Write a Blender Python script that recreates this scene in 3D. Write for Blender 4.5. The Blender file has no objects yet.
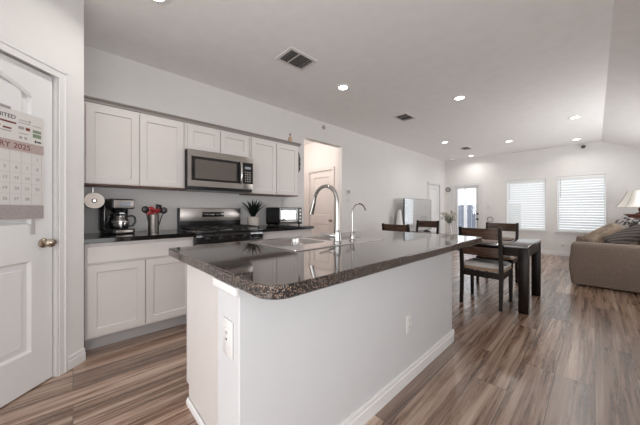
import bpy, bmesh, math, random
from mathutils import Vector, Matrix
PI = math.pi
SC = bpy.context.scene
COL = SC.collection
random.seed(7)

# ---------------------------------------------------------------- camera
cam_d = bpy.data.cameras.new('camera')
cam = bpy.data.objects.new('camera', cam_d); COL.objects.link(cam)
cam.location = (0, 0, 1.14)
cam.rotation_euler = (PI/2, 0, math.atan(275/260.6))
cam_d.sensor_width = 36; cam_d.lens = 36*260.6/640
cam_d.shift_y = -2.5/640
cam_d.clip_start = 0.02
SC.camera = cam
SC.view_settings.view_transform = 'Standard'
SC.view_settings.look = 'None'
SC.view_settings.gamma = 1
SC.view_settings.use_curve_mapping = False
SC.view_settings.exposure = 0.27
SC.cycles.use_denoising = True
SC.cycles.max_bounces = 10
SC.cycles.diffuse_bounces = 6
SC.cycles.sample_clamp_indirect = 6
SC.cycles.caustics_reflective = False
SC.cycles.caustics_refractive = False

# ---------------------------------------------------------------- sky, daylight and added fill
w = bpy.data.worlds.new('sky'); SC.world = w; w.use_nodes = True
bg = w.node_tree.nodes['Background']
bg.inputs['Color'].default_value = (0.90, 0.94, 1.0, 1)
bg.inputs['Strength'].default_value = 1.8

def area(name, loc, rot, sx, sy, power, col=(1, 1, 1)):
    d = bpy.data.lights.new(name, 'AREA'); d.shape = 'RECTANGLE'
    d.size = sx; d.size_y = sy; d.energy = power; d.color = col
    o = bpy.data.objects.new(name, d); COL.objects.link(o)
    o.location = loc; o.rotation_euler = rot
    return o
# daylight at the far windows; added fill lights outside invented right and back openings
area('daylight_far_window', (-1.29, 9.25, 1.35), (-PI/2, 0, 0), 1.1, 1.6, 11, (0.98, 0.99, 1.0))
area('daylight_far_window', (-0.24, 9.25, 1.35), (-PI/2, 0, 0), 1.1, 1.6, 11, (0.98, 0.99, 1.0))
area('fill_living_side', (1.72, 6.3, 1.15), (0, PI/2+0.45, 0), 1.2, 2.8, 62, (1.0, 0.99, 0.98))  # added fill from the unseen right side, tilted up to lift the ceiling
area('fill_kitchen_side', (1.75, -0.3, 0.95), (0, PI/2+0.5, 0), 1.5, 2.8, 34, (1.0, 0.985, 0.96))  # added fill for the cabinet fronts, source invented
area('fill_behind_camera', (-0.3, -3.5, 0.95), (PI/2+0.45, 0, 0), 2.6, 1.9, 78, (1.0, 0.98, 0.96))  # added fill from behind the camera, source invented

# ---------------------------------------------------------------- materials
M = {}
def mat(name, col, rough=0.5, metal=0.0, bump=0.0, bscale=60.0, coat=0.0, spec=0.5, vary=0.0, vscale=8.0, stretch=None, emit=0.0, trans=0.0):
    m = bpy.data.materials.new(name); m.use_nodes = True
    nt = m.node_tree; p = nt.nodes['Principled BSDF']
    p.inputs['Base Color'].default_value = (*col, 1)
    p.inputs['Roughness'].default_value = rough
    p.inputs['Metallic'].default_value = metal
    p.inputs['Coat Weight'].default_value = coat
    p.inputs['Coat Roughness'].default_value = 0.05
    p.inputs['Specular IOR Level'].default_value = spec
    p.inputs['Transmission Weight'].default_value = trans
    if emit:
        p.inputs['Emission Color'].default_value = (*col, 1); p.inputs['Emission Strength'].default_value = emit
    tc = nt.nodes.new('ShaderNodeTexCoord'); src = tc.outputs['Object']
    if stretch:
        mp = nt.nodes.new('ShaderNodeMapping'); mp.inputs['Scale'].default_value = stretch
        nt.links.new(src, mp.inputs['Vector']); src = mp.outputs['Vector']
    if vary:
        n = nt.nodes.new('ShaderNodeTexNoise'); n.inputs['Scale'].default_value = vscale; n.inputs['Detail'].default_value = 5
        nt.links.new(src, n.inputs['Vector'])
        r = nt.nodes.new('ShaderNodeValToRGB')
        r.color_ramp.elements[0].position = 0.3; r.color_ramp.elements[1].position = 0.7
        r.color_ramp.elements[0].color = tuple(c*(1-vary) for c in col)+(1,)
        r.color_ramp.elements[1].color = tuple(min(1, c*(1+vary)) for c in col)+(1,)
        nt.links.new(n.outputs['Fac'], r.inputs['Fac']); nt.links.new(r.outputs['Color'], p.inputs['Base Color'])
    if bump:
        n = nt.nodes.new('ShaderNodeTexNoise'); n.inputs['Scale'].default_value = bscale; n.inputs['Detail'].default_value = 4
        nt.links.new(src, n.inputs['Vector'])
        b = nt.nodes.new('ShaderNodeBump'); b.inputs['Strength'].default_value = bump; b.inputs['Distance'].default_value = 0.004
        nt.links.new(n.outputs['Fac'], b.inputs['Height']); nt.links.new(b.outputs['Normal'], p.inputs['Normal'])
    M[name] = m
    return m

mat('wall_paint', (0.75, 0.738, 0.725), 0.75, bump=0.12, bscale=120, vary=0.012)
mat('ceiling_paint', (0.87, 0.86, 0.85), 0.85, bump=0.35, bscale=90, vary=0.02)
mat('island_paint', (0.59, 0.595, 0.605), 0.6, bump=0.12, bscale=120, vary=0.01)
mat('trim_white', (0.74, 0.735, 0.73), 0.4)
mat('door_white', (0.74, 0.74, 0.74), 0.42)
mat('hall_paint', (0.76, 0.72, 0.70), 0.75, bump=0.12, bscale=120)
mat('cabinet_paint', (0.66, 0.625, 0.605), 0.42, vary=0.01)
mat('cornice_paint', (0.30, 0.275, 0.255), 0.5)
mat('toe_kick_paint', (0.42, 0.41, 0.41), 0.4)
mat('black_stone', (0.008, 0.007, 0.007), 0.08, spec=0.4)
mat('steel', (0.46, 0.425, 0.40), 0.33, metal=1.0, bump=0.06, bscale=300, stretch=(1, 0.03, 1))
mat('sink_steel', (0.56, 0.54, 0.53), 0.27, metal=1.0)
mat('chrome', (0.46, 0.45, 0.44), 0.16, metal=1.0)
mat('nickel', (0.52, 0.44, 0.35), 0.22, metal=1.0)
mat('black_plastic', (0.012, 0.012, 0.013), 0.3)
mat('black_gloss', (0.008, 0.008, 0.009), 0.07, coat=0.5)
mat('cast_iron', (0.02, 0.018, 0.017), 0.55, bump=0.2, bscale=200)
mat('microwave_glass', (0.12, 0.105, 0.095), 0.12, coat=0.6)
mat('display_grey', (0.30, 0.33, 0.37), 0.25)
mat('red_plastic', (0.33, 0.03, 0.035), 0.35)
mat('paper', (0.75, 0.69, 0.64), 0.9, bump=0.15, bscale=200)
mat('cardboard', (0.16, 0.12, 0.10), 0.9)
mat('leaf_dark', (0.008, 0.014, 0.009), 0.4, vary=0.4, vscale=20)
mat('pot_white', (0.62, 0.56, 0.51), 0.55, bump=0.8, bscale=45)
mat('soil', (0.03, 0.02, 0.015), 0.9)
mat('beige_ceramic', (0.55, 0.40, 0.28), 0.45)
mat('switch_plate', (0.70, 0.69, 0.68), 0.35)
mat('slot_dark', (0.05, 0.05, 0.05), 0.5)
mat('thermostat_grey', (0.36, 0.35, 0.34), 0.4)
mat('carved_dark', (0.06, 0.055, 0.06), 0.5, vary=0.6, vscale=40)
mat('cushion_cream', (0.58, 0.56, 0.54), 0.85, bump=0.3, bscale=150)
mat('cushion_tan', (0.36, 0.25, 0.17), 0.85, bump=0.3, bscale=150)
mat('sofa_fabric', (0.20, 0.155, 0.125), 0.95, bump=0.9, bscale=110, vary=0.14, vscale=60)
mat('pillow_tan', (0.24, 0.185, 0.14), 0.95, bump=0.6, bscale=40, vary=0.45, vscale=9)
mat('pillow_spotted', (0.20, 0.19, 0.185), 0.95, bump=0.6, bscale=60)
mat('pillow_white', (0.66, 0.64, 0.62), 0.95, bump=0.3, bscale=80)
mat('shade_cream', (0.76, 0.73, 0.68), 0.85)
mat('shade_band', (0.50, 0.47, 0.42), 0.85)
mat('lamp_wood', (0.10, 0.035, 0.022), 0.3, coat=0.4)
mat('white_plastic', (0.82, 0.82, 0.81), 0.4)
mat('tv_screen', (0.74, 0.76, 0.78), 0.07, metal=0.9)
mat('tv_bezel', (0.07, 0.07, 0.075), 0.35)
mat('console_paint', (0.60, 0.60, 0.61), 0.4)
mat('vase_ceramic', (0.72, 0.69, 0.66), 0.25)
mat('petal', (0.62, 0.58, 0.52), 0.8, vary=0.15, vscale=30)
mat('stem_green', (0.16, 0.19, 0.13), 0.7)
mat('placemat', (0.22, 0.165, 0.14), 0.8, bump=0.6, bscale=120)
mat('concrete', (0.45, 0.44, 0.43), 0.9, bump=0.3, bscale=30, vary=0.08)
mat('fence_wood', (0.20, 0.22, 0.27), 0.85, vary=0.3, vscale=10, stretch=(8, 8, 0.5))
mat('lamp_glow', (1.0, 0.93, 0.84), 0.5, emit=9.0)
mat('vent_white', (0.72, 0.70, 0.68), 0.5)
mat('vent_dark', (0.10, 0.095, 0.09), 0.7)
mat('rod_black', (0.03, 0.03, 0.03), 0.4)
mat('print_black', (0.03, 0.03, 0.035), 0.7)
mat('print_maroon', (0.16, 0.035, 0.03), 0.7)
mat('print_pink', (0.43, 0.345, 0.325), 0.8, vary=0.06, vscale=60)
mat('print_grey', (0.34, 0.32, 0.31), 0.8)
mat('print_gold', (0.55, 0.33, 0.08), 0.8)
mat('print_green', (0.20, 0.26, 0.17), 0.8)
mat('print_line', (0.45, 0.43, 0.42), 0.8)
mat('footer_mauve', (0.36, 0.315, 0.31), 0.8, vary=0.12, vscale=90)
mat('calendar_paper', (0.64, 0.62, 0.60), 0.75)
mat('door_shadow_gap', (0.10, 0.09, 0.085), 0.7)

def wood(name, dark, light, scale, stretch, rough, spec=0.3):
    m = mat(name, dark, rough, spec=spec); nt = m.node_tree; p = nt.nodes['Principled BSDF']
    tc = nt.nodes.new('ShaderNodeTexCoord'); mp = nt.nodes.new('ShaderNodeMapping'); mp.inputs['Scale'].default_value = stretch
    n = nt.nodes.new('ShaderNodeTexNoise'); n.inputs['Scale'].default_value = scale; n.inputs['Detail'].default_value = 8
    n.inputs['Distortion'].default_value = 0.6
    r = nt.nodes.new('ShaderNodeValToRGB')
    r.color_ramp.elements[0].position = 0.35; r.color_ramp.elements[0].color = (*dark, 1)
    r.color_ramp.elements[1].position = 0.68; r.color_ramp.elements[1].color = (*light, 1)
    nt.links.new(tc.outputs['Object'], mp.inputs['Vector']); nt.links.new(mp.outputs['Vector'], n.inputs['Vector'])
    nt.links.new(n.outputs['Fac'], r.inputs['Fac']); nt.links.new(r.outputs['Color'], p.inputs['Base Color'])
    return m
wood('table_wood', (0.006, 0.004, 0.003), (0.014, 0.008, 0.006), 6, (1, 6, 6), 0.32, 0.15)
wood('tabletop_wood', (0.010, 0.006, 0.005), (0.026, 0.014, 0.010), 6, (1, 6, 6), 0.14, 0.7)
wood('chair_wood', (0.008, 0.006, 0.005), (0.022, 0.016, 0.014), 6, (6, 6, 1), 0.35)
wood('rail_wood', (0.035, 0.018, 0.012), (0.11, 0.062, 0.042), 5, (1, 8, 8), 0.28)
wood('cherry_wood', (0.035, 0.010, 0.007), (0.09, 0.03, 0.02), 5, (8, 8, 1), 0.25)
wood('cup_wood', (0.12, 0.05, 0.03), (0.2, 0.1, 0.06), 5, (8, 8, 1), 0.4)

def speckle(name, base, flecks, rough, scale):
    """polished dark laminate with mineral flecks"""
    m = mat(name, base, rough, spec=0.5, coat=0.35); nt = m.node_tree; p = nt.nodes['Principled BSDF']; L = nt.links
    tc = nt.nodes.new('ShaderNodeTexCoord')
    cur = None
    for i, (col, sc, thr) in enumerate(flecks):
        v = nt.nodes.new('ShaderNodeTexNoise'); v.inputs['Scale'].default_value = sc*scale; v.inputs['Detail'].default_value = 3
        v.inputs['Roughness'].default_value = 0.7
        mp = nt.nodes.new('ShaderNodeMapping'); mp.inputs['Location'].default_value = (i*3.1, i*1.7, i*0.9)
        L.new(tc.outputs['Object'], mp.inputs['Vector']); L.new(mp.outputs['Vector'], v.inputs['Vector'])
        r = nt.nodes.new('ShaderNodeValToRGB'); r.color_ramp.elements[0].position = thr; r.color_ramp.elements[1].position = thr+0.05
        L.new(v.outputs['Fac'], r.inputs['Fac'])
        mx = nt.nodes.new('ShaderNodeMix'); mx.data_type = 'RGBA'
        L.new(r.outputs['Color'], mx.inputs[0])
        if cur is None: mx.inputs[6].default_value = (*base, 1)
        else: L.new(cur, mx.inputs[6])
        mx.inputs[7].default_value = (*col, 1)
        cur = mx.outputs[2]
    L.new(cur, p.inputs['Base Color'])
    return m
speckle('granite', (0.010, 0.008, 0.008), [((0.20, 0.135, 0.10), 1.0, 0.53), ((0.012, 0.010, 0.010), 1.6, 0.56), ((0.60, 0.55, 0.51), 1.5, 0.615)], 0.06, 150)
speckle('pillow_spots', (0.36, 0.33, 0.31), [((0.03, 0.03, 0.035), 1.0, 0.50)], 0.9, 14)

def stripes(name, a, b, scale, rough=0.9):
    m = mat(name, a, rough); nt = m.node_tree; p = nt.nodes['Principled BSDF']
    tc = nt.nodes.new('ShaderNodeTexCoord'); wv = nt.nodes.new('ShaderNodeTexWave'); wv.inputs['Scale'].default_value = scale
    wv.bands_direction = 'DIAGONAL'; wv.inputs['Distortion'].default_value = 1.5
    r = nt.nodes.new('ShaderNodeValToRGB'); r.color_ramp.elements[0].color = (*a, 1); r.color_ramp.elements[1].color = (*b, 1)
    nt.links.new(tc.outputs['Object'], wv.inputs['Vector']); nt.links.new(wv.outputs['Fac'], r.inputs['Fac']); nt.links.new(r.outputs['Color'], p.inputs['Base Color'])
stripes('pillow_stripe', (0.035, 0.028, 0.027), (0.13, 0.11, 0.10), 6)

def floor_mat():
    m = bpy.data.materials.new('plank_floor'); m.use_nodes = True; M['plank_floor'] = m
    nt = m.node_tree; L = nt.links; p = nt.nodes['Principled BSDF']; N = nt.nodes.new
    tc = N('ShaderNodeTexCoord'); sep = N('ShaderNodeSeparateXYZ'); L.new(tc.outputs['Object'], sep.inputs[0])
    cmb = N('ShaderNodeCombineXYZ'); L.new(sep.outputs['Y'], cmb.inputs['X']); L.new(sep.outputs['X'], cmb.inputs['Y'])
    br = N('ShaderNodeTexBrick'); L.new(cmb.outputs[0], br.inputs['Vector'])
    br.inputs['Color1'].default_value = (0, 0, 0, 1); br.inputs['Color2'].default_value = (1, 1, 1, 1); br.inputs['Mortar'].default_value = (0.5, 0.5, 0.5, 1)
    br.inputs['Scale'].default_value = 1; br.inputs['Mortar Size'].default_value = 0.0022; br.inputs['Mortar Smooth'].default_value = 0.3
    br.inputs['Brick Width'].default_value = 1.22; br.inputs['Row Height'].default_value = 0.19
    br.offset = 0.37; br.offset_frequency = 3
    # grain, shifted per plank
    add = N('ShaderNodeVectorMath'); add.operation = 'MULTIPLY_ADD'
    L.new(br.outputs['Color'], add.inputs[0]); add.inputs[1].default_value = (7.3, 3.1, 5.0); L.new(cmb.outputs[0], add.inputs[2])
    mp = N('ShaderNodeMapping'); mp.inputs['Scale'].default_value = (0.6, 10, 1); L.new(add.outputs[0], mp.inputs['Vector'])
    n1 = N('ShaderNodeTexNoise'); n1.inputs['Scale'].default_value = 1.5; n1.inputs['Detail'].default_value = 9; n1.inputs['Roughness'].default_value = 0.68; n1.inputs['Distortion'].default_value = 0.5
    L.new(mp.outputs[0], n1.inputs['Vector'])
    r1 = N('ShaderNodeValToRGB'); cr = r1.color_ramp
    cr.elements[0].position = 0.35; cr.elements[0].color = (0.03, 0.014, 0.008, 1)
    cr.elements[1].position = 0.66; cr.elements[1].color = (0.48, 0.38, 0.31, 1)
    e = cr.elements.new(0.455); e.color = (0.115, 0.060, 0.034, 1)
    e = cr.elements.new(0.53); e.color = (0.27, 0.18, 0.13, 1)
    mp2 = N('ShaderNodeMapping'); mp2.inputs['Scale'].default_value = (1.6, 80, 1); L.new(add.outputs[0], mp2.inputs['Vector'])
    n2 = N('ShaderNodeTexNoise'); n2.inputs['Scale'].default_value = 1.0; n2.inputs['Detail'].default_value = 6; n2.inputs['Roughness'].default_value = 0.6
    L.new(mp2.outputs[0], n2.inputs['Vector'])
    mp3 = N('ShaderNodeMapping'); mp3.inputs['Scale'].default_value = (0.8, 24, 1); L.new(add.outputs[0], mp3.inputs['Vector'])
    n3 = N('ShaderNodeTexNoise'); n3.inputs['Scale'].default_value = 1.0; n3.inputs['Detail'].default_value = 5
    L.new(mp3.outputs[0], n3.inputs['Vector'])
    a1 = N('ShaderNodeMath'); a1.operation = 'MULTIPLY'; a1.inputs[1].default_value = 0.42; L.new(n1.outputs['Fac'], a1.inputs[0])
    a2 = N('ShaderNodeMath'); a2.operation = 'MULTIPLY_ADD'; a2.inputs[1].default_value = 0.26; L.new(n2.outputs['Fac'], a2.inputs[0]); L.new(a1.outputs[0], a2.inputs[2])
    a3 = N('ShaderNodeMath'); a3.operation = 'MULTIPLY_ADD'; a3.inputs[1].default_value = 0.32; L.new(n3.outputs['Fac'], a3.inputs[0]); L.new(a2.outputs[0], a3.inputs[2])
    L.new(a3.outputs[0], r1.inputs['Fac'])
    # plank tone
    r2 = N('ShaderNodeValToRGB'); r2.color_ramp.elements[0].color = (0.70, 0.66, 0.64, 1); r2.color_ramp.elements[1].color = (1.5, 1.5, 1.5, 1)
    L.new(br.outputs['Color'], r2.inputs['Fac'])
    mul = N('ShaderNodeMix'); mul.data_type = 'RGBA'; mul.blend_type = 'MULTIPLY'; mul.inputs[0].default_value = 1
    L.new(r1.outputs['Color'], mul.inputs[6]); L.new(r2.outputs['Color'], mul.inputs[7])
    dk = N('ShaderNodeMix'); dk.data_type = 'RGBA'; L.new(br.outputs['Fac'], dk.inputs[0]); L.new(mul.outputs[2], dk.inputs[6]); dk.inputs[7].default_value = (0.035, 0.022, 0.016, 1)
    L.new(dk.outputs[2], p.inputs['Base Color'])
    rr = N('ShaderNodeMapRange'); rr.inputs['To Min'].default_value = 0.22; rr.inputs['To Max'].default_value = 0.34
    L.new(n1.outputs['Fac'], rr.inputs['Value']); L.new(rr.outputs[0], p.inputs['Roughness'])
    sb = N('ShaderNodeMath'); sb.operation = 'SUBTRACT'; L.new(n1.outputs['Fac'], sb.inputs[0]); L.new(br.outputs['Fac'], sb.inputs[1])
    bp = N('ShaderNodeBump'); bp.inputs['Strength'].default_value = 0.25; bp.inputs['Distance'].default_value = 0.003
    L.new(sb.outputs[0], bp.inputs['Height']); L.new(bp.outputs[0], p.inputs['Normal'])
    p.inputs['Specular IOR Level'].default_value = 0.85
    p.inputs['Coat Weight'].default_value = 0.6; p.inputs['Coat Roughness'].default_value = 0.27
floor_mat()

def slat_mat():
    m = bpy.data.materials.new('blind_slat'); m.use_nodes = True; M['blind_slat'] = m
    nt = m.node_tree; p = nt.nodes['Principled BSDF']; out = nt.nodes['Material Output']
    p.inputs['Base Color'].default_value = (0.85, 0.86, 0.86, 1); p.inputs['Roughness'].default_value = 0.5
    t = nt.nodes.new('ShaderNodeBsdfTranslucent'); t.inputs['Color'].default_value = (0.85, 0.87, 0.87, 1)
    mx = nt.nodes.new('ShaderNodeMixShader'); mx.inputs[0].default_value = 0.28
    nt.links.new(p.outputs[0], mx.inputs[1]); nt.links.new(t.outputs[0], mx.inputs[2]); nt.links.new(mx.outputs[0], out.inputs['Surface'])
slat_mat()
def glass_mat(name, rough=0.0, tint=(1, 1, 1), refl=0.08):
    m = bpy.data.materials.new(name); m.use_nodes = True; M[name] = m
    nt = m.node_tree; out = nt.nodes['Material Output']
    t = nt.nodes.new('ShaderNodeBsdfTransparent'); t.inputs['Color'].default_value = (*tint, 1)
    g = nt.nodes.new('ShaderNodeBsdfGlossy'); g.inputs['Roughness'].default_value = 0.03
    mx = nt.nodes.new('ShaderNodeMixShader'); mx.inputs[0].default_value = refl
    nt.links.new(t.outputs[0], mx.inputs[1]); nt.links.new(g.outputs[0], mx.inputs[2]); nt.links.new(mx.outputs[0], out.inputs['Surface'])
glass_mat('window_glass'); glass_mat('carafe_glass', tint=(0.75, 0.74, 0.73), refl=0.25)
glass_mat('oven_glass', tint=(0.35, 0.35, 0.36), refl=0.14)

# ---------------------------------------------------------------- mesh helpers
class B:
    def __init__(s): s.bm = bmesh.new()
    def box(s, x0, x1, y0, y1, z0, z1, bev=0.0, seg=2, mi=0, tf=None):
        t = bmesh.new()
        bmesh.ops.create_cube(t, size=1)
        for v in t.verts:
            v.co = Vector(((x0+x1)/2+v.co.x*(x1-x0), (y0+y1)/2+v.co.y*(y1-y0), (z0+z1)/2+v.co.z*(z1-z0)))
        if bev: bmesh.ops.bevel(t, geom=t.edges[:], offset=bev, segments=seg, profile=0.5, affect='EDGES')
        s._merge(t, mi, tf); return s
    def _merge(s, t, mi=0, tf=None):
        if tf is not None: bmesh.ops.transform(t, matrix=tf, verts=t.verts[:])
        mp = {}
        for v in t.verts: mp[v] = s.bm.verts.new(v.co)
        for f in t.faces:
            try:
                nf = s.bm.faces.new([mp[v] for v in f.verts]); nf.material_index = mi
            except ValueError: pass
        t.free()
    def lathe(s, prof, c=(0, 0, 0), seg=32, axis='Z', mi=0, tf=None, closed=False):
        t = bmesh.new(); rings = []
        for r, z in prof:
            ring = []
            for i in range(seg):
                a = 2*PI*i/seg
                if axis == 'Z': p = (c[0]+r*math.cos(a), c[1]+r*math.sin(a), c[2]+z)
                elif axis == 'X': p = (c[0]+z, c[1]+r*math.cos(a), c[2]+r*math.sin(a))
                else: p = (c[0]-r*math.cos(a), c[1]+z, c[2]+r*math.sin(a))
                ring.append(t.verts.new(p))
            rings.append(ring)
        for a, b in zip(rings, rings[1:]):
            for i in range(seg): t.faces.new([a[i], a[(i+1) % seg], b[(i+1) % seg], b[i]])
        if closed:
            a, b = rings[-1], rings[0]
            for i in range(seg): t.faces.new([a[i], a[(i+1) % seg], b[(i+1) % seg], b[i]])
        else:
            t.faces.new(rings[0][::-1]); t.faces.new(rings[-1])
        s._merge(t, mi, tf); return s
    def cyl(s, c, r, h, axis='Z', seg=24, bev=0.0, mi=0, tf=None):
        if bev: return s.lathe([(r-bev, 0), (r, bev), (r, h-bev), (r-bev, h)], c, seg, axis, mi, tf)
        return s.lathe([(r, 0), (r, h)], c, seg, axis, mi, tf)
    def tube(s, pts, rad, seg=12, mi=0):
        pts = [Vector(p) for p in pts]
        if not isinstance(rad, (list, tuple)): rad = [rad]*len(pts)
        t = bmesh.new(); rings = []; up = None
        for i, p in enumerate(pts):
            d = (pts[min(i+1, len(pts)-1)]-pts[max(i-1, 0)]).normalized()
            if up is None: up = Vector((0, 0, 1)) if abs(d.z) < 0.9 else Vector((1, 0, 0))
            a = d.cross(up).normalized(); b = a.cross(d).normalized(); up = b
            rings.append([t.verts.new(p+rad[i]*(math.cos(2*PI*k/seg)*a+math.sin(2*PI*k/seg)*b)) for k in range(seg)])
        for a, b in zip(rings, rings[1:]):
            for i in range(seg): t.faces.new([a[i], a[(i+1) % seg], b[(i+1) % seg], b[i]])
        t.faces.new(rings[0][::-1]); t.faces.new(rings[-1])
        s._merge(t, mi); return s
    def prism(s, poly, a0, a1, axis='Z', mi=0, tf=None):
        t = bmesh.new()
        def P(p, a):
            return (p[0], p[1], a) if axis == 'Z' else ((p[0], a, p[1]) if axis == 'Y' else (a, p[0], p[1]))
        lo = [t.verts.new(P(p, a0)) for p in poly]; hi = [t.verts.new(P(p, a1)) for p in poly]
        t.faces.new(lo[::-1]); t.faces.new(hi); n = len(poly)
        for i in range(n): t.faces.new([lo[i], lo[(i+1) % n], hi[(i+1) % n], hi[i]])
        s._merge(t, mi, tf); return s
    def loops(s, rings, cap0=True, cap1=True, mi=0):
        t = bmesh.new(); R = [[t.verts.new(p) for p in r] for r in rings]; n = len(R[0])
        for a, b in zip(R, R[1:]):
            for i in range(n): t.faces.new([a[i], a[(i+1) % n], b[(i+1) % n], b[i]])
        if cap0: t.faces.new(R[0][::-1])
        if cap1: t.faces.new(R[-1])
        s._merge(t, mi); return s
    def fill(s, outlines, mi=0):
        t = bmesh.new()
        for pts in outlines:
            vs = [t.verts.new(p) for p in pts]
            for i in range(len(vs)): t.edges.new((vs[i], vs[(i+1) % len(vs)]))
        bmesh.ops.triangle_fill(t, use_beauty=True, edges=t.edges[:])
        s._merge(t, mi); return s
    def obj(s, name, mats, parent=None, smooth=True, keep=False):
        bm = s.bm
        bmesh.ops.remove_doubles(bm, verts=bm.verts[:], dist=1e-6)
        bmesh.ops.recalc_face_normals(bm, faces=bm.faces[:])
        me = bpy.data.meshes.new(name); bm.to_mesh(me); bm.free()
        if isinstance(mats, str): mats = [mats]
        for m in mats: me.materials.append(M[m])
        if smooth:
            me.shade_smooth()
            me.set_sharp_from_angle(angle=math.radians(35))
        o = bpy.data.objects.new(name, me); COL.objects.link(o)
        if parent: o.parent = parent
        return o

def thing(name, label, cat, loc=(0, 0, 0), rz=0.0, group=None):
    o = bpy.data.objects.new(name, None); COL.objects.link(o)
    o.empty_display_size = 0.1
    o.location = loc; o.rotation_euler = (0, 0, rz); o['label'] = label; o['category'] = cat
    if group: o['group'] = group
    return o
def tag(o, label, cat, group=None):
    o['label'] = label; o['category'] = cat
    if group: o['group'] = group
    return o
def struct(o):
    o['kind'] = 'structure'; return o
def dup(root, loc, rz, label):
    r = root.copy(); COL.objects.link(r); r.location = loc; r.rotation_euler = (0, 0, rz); r['label'] = label
    for ch in list(root.children):
        c = ch.copy(); COL.objects.link(c); c.parent = r
        for g in list(ch.children):
            d = g.copy(); COL.objects.link(d); d.parent = c
    return r
def rrect(x0, x1, y0, y1, r, z, seg=6):
    pts = []
    for cx, cy, a0 in ((x1-r, y1-r, 0), (x0+r, y1-r, 90), (x0+r, y0+r, 180), (x1-r, y0+r, 270)):
        for k in range(seg+1):
            a = math.radians(a0+90*k/seg); pts.append((cx+r*math.cos(a), cy+r*math.sin(a), z))
    return pts
def text(body, size, m, parent, mtx, name='lettering', align='CENTER', ext=0.0004):
    c = bpy.data.curves.new(name, 'FONT'); c.body = body; c.size = size; c.align_x = align; c.align_y = 'CENTER'; c.extrude = ext
    t = bpy.data.objects.new(name, c); COL.objects.link(t)
    dg = bpy.context.evaluated_depsgraph_get(); dg.update()
    me = bpy.data.meshes.new_from_object(t.evaluated_get(dg))
    bpy.data.objects.remove(t)
    me.materials.clear(); me.materials.append(M[m])
    for p in me.polygons: p.material_index = 0
    me.transform(mtx)
    return me
def wall_grid(lo, hi, z0, z1, opens):
    """rectangles of a wall lo..hi x z0..z1 left over around the openings (a, b, za, zb)"""
    us = sorted({lo, hi, *[o[0] for o in opens], *[o[1] for o in opens]}); out = []
    for a, b in zip(us, us[1:]):
        zs = [z0]
        for o in sorted(opens, key=lambda o: o[2]):
            if o[0] <= a+1e-6 and o[1] >= b-1e-6: zs += [o[2], o[3]]
        zs.append(z1)
        for i in range(0, len(zs), 2):
            if zs[i+1]-zs[i] > 1e-5: out.append((a, b, zs[i], zs[i+1]))
    return out

# ================================================================ THE SETTING
CEIL = 2.73; FARY = 8.86; WX = -3.38; RX = 1.30; BY = -3.0
fl = struct(B().box(-5.3, 1.42, -3.12, 9.0, -0.1, 0).obj('floor', 'plank_floor', smooth=False))
cz = lambda x: CEIL-0.49*(x-0.10)
c = B()
c.prism([(WX-0.12, CEIL), (0.10, CEIL), (RX+0.12, cz(RX+0.12)), (RX+0.12, cz(RX+0.12)+0.12), (0.10, CEIL+0.12), (WX-0.12, CEIL+0.12)], BY-0.12, FARY+0.12, 'Y')
struct(c.obj('ceiling', 'ceiling_paint', smooth=False))
# kitchen wall (left)
LD = (7.62, 8.42, 0, 1.92)      # white door near the far corner
b = B()
for a0, a1, z0, z1 in wall_grid(0.06, FARY, 0, CEIL, [(2.83, 3.79, 0, 2.37), LD]): b.box(WX-0.12, WX, a0, a1, z0, z1)
struct(b.obj('wall_left', 'wall_paint', smooth=False))
# far wall
W1 = (-1.72, -0.86, 0.60, 1.965); W2 = (-0.665, 0.185, 0.60, 1.985); FD = (-3.09, -2.40, 0, 1.915)
b = B()
for a0, a1, z0, z1 in wall_grid(WX-0.12, 0.10, 0, CEIL, [FD, W1, (W2[0], 0.10, W2[2], W2[3])]): b.box(a0, a1, FARY, FARY+0.12, z0, z1)
b.box(0.10, W2[1], FARY, FARY+0.12, 0, W2[2])
b.prism([(0.10, W2[3]), (W2[1], W2[3]), (W2[1], cz(W2[1])), (0.10, CEIL)], FARY, FARY+0.12, 'Y')
b.prism([(W2[1], 0), (RX+0.12, 0), (RX+0.12, cz(RX+0.12)), (W2[1], cz(W2[1]))], FARY, FARY+0.12, 'Y')
struct(b.obj('wall_far', 'wall_paint', smooth=False))
# right wall, unseen; its two openings are added to let fill light in
b = B()
for a0, a1, z0, z1 in wall_grid(BY, FARY, 0, cz(RX), [(-1.6, 1.0, 0.4, 1.9), (5.0, 7.6, 0.8, 1.9)]): b.box(RX, RX+0.12, a0, a1, z0, z1)
struct(b.obj('wall_right', 'wall_paint', smooth=False))
# wall behind the camera, with a wide opening added for fill light
b = B()
for a0, a1, z0, z1 in wall_grid(-1.68, 0.10, 0, CEIL, [(-1.6, 0.10, 0.2, 2.4)]): b.box(a0, a1, BY-0.12, BY, z0, z1)
b.box(0.10, RX+0.12, BY-0.12, BY, 0, 0.2)
b.prism([(1.0, 0.2), (RX+0.12, 0.2), (RX+0.12, cz(RX+0.12)), (1.0, cz(1.0))], BY-0.12, BY, 'Y')
b.prism([(0.10, 2.4), (0.55, 2.4), (0.55, cz(0.55)), (0.10, CEIL)], BY-0.12, BY, 'Y')
struct(b.obj('wall_back', 'wall_paint', smooth=False))
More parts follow.
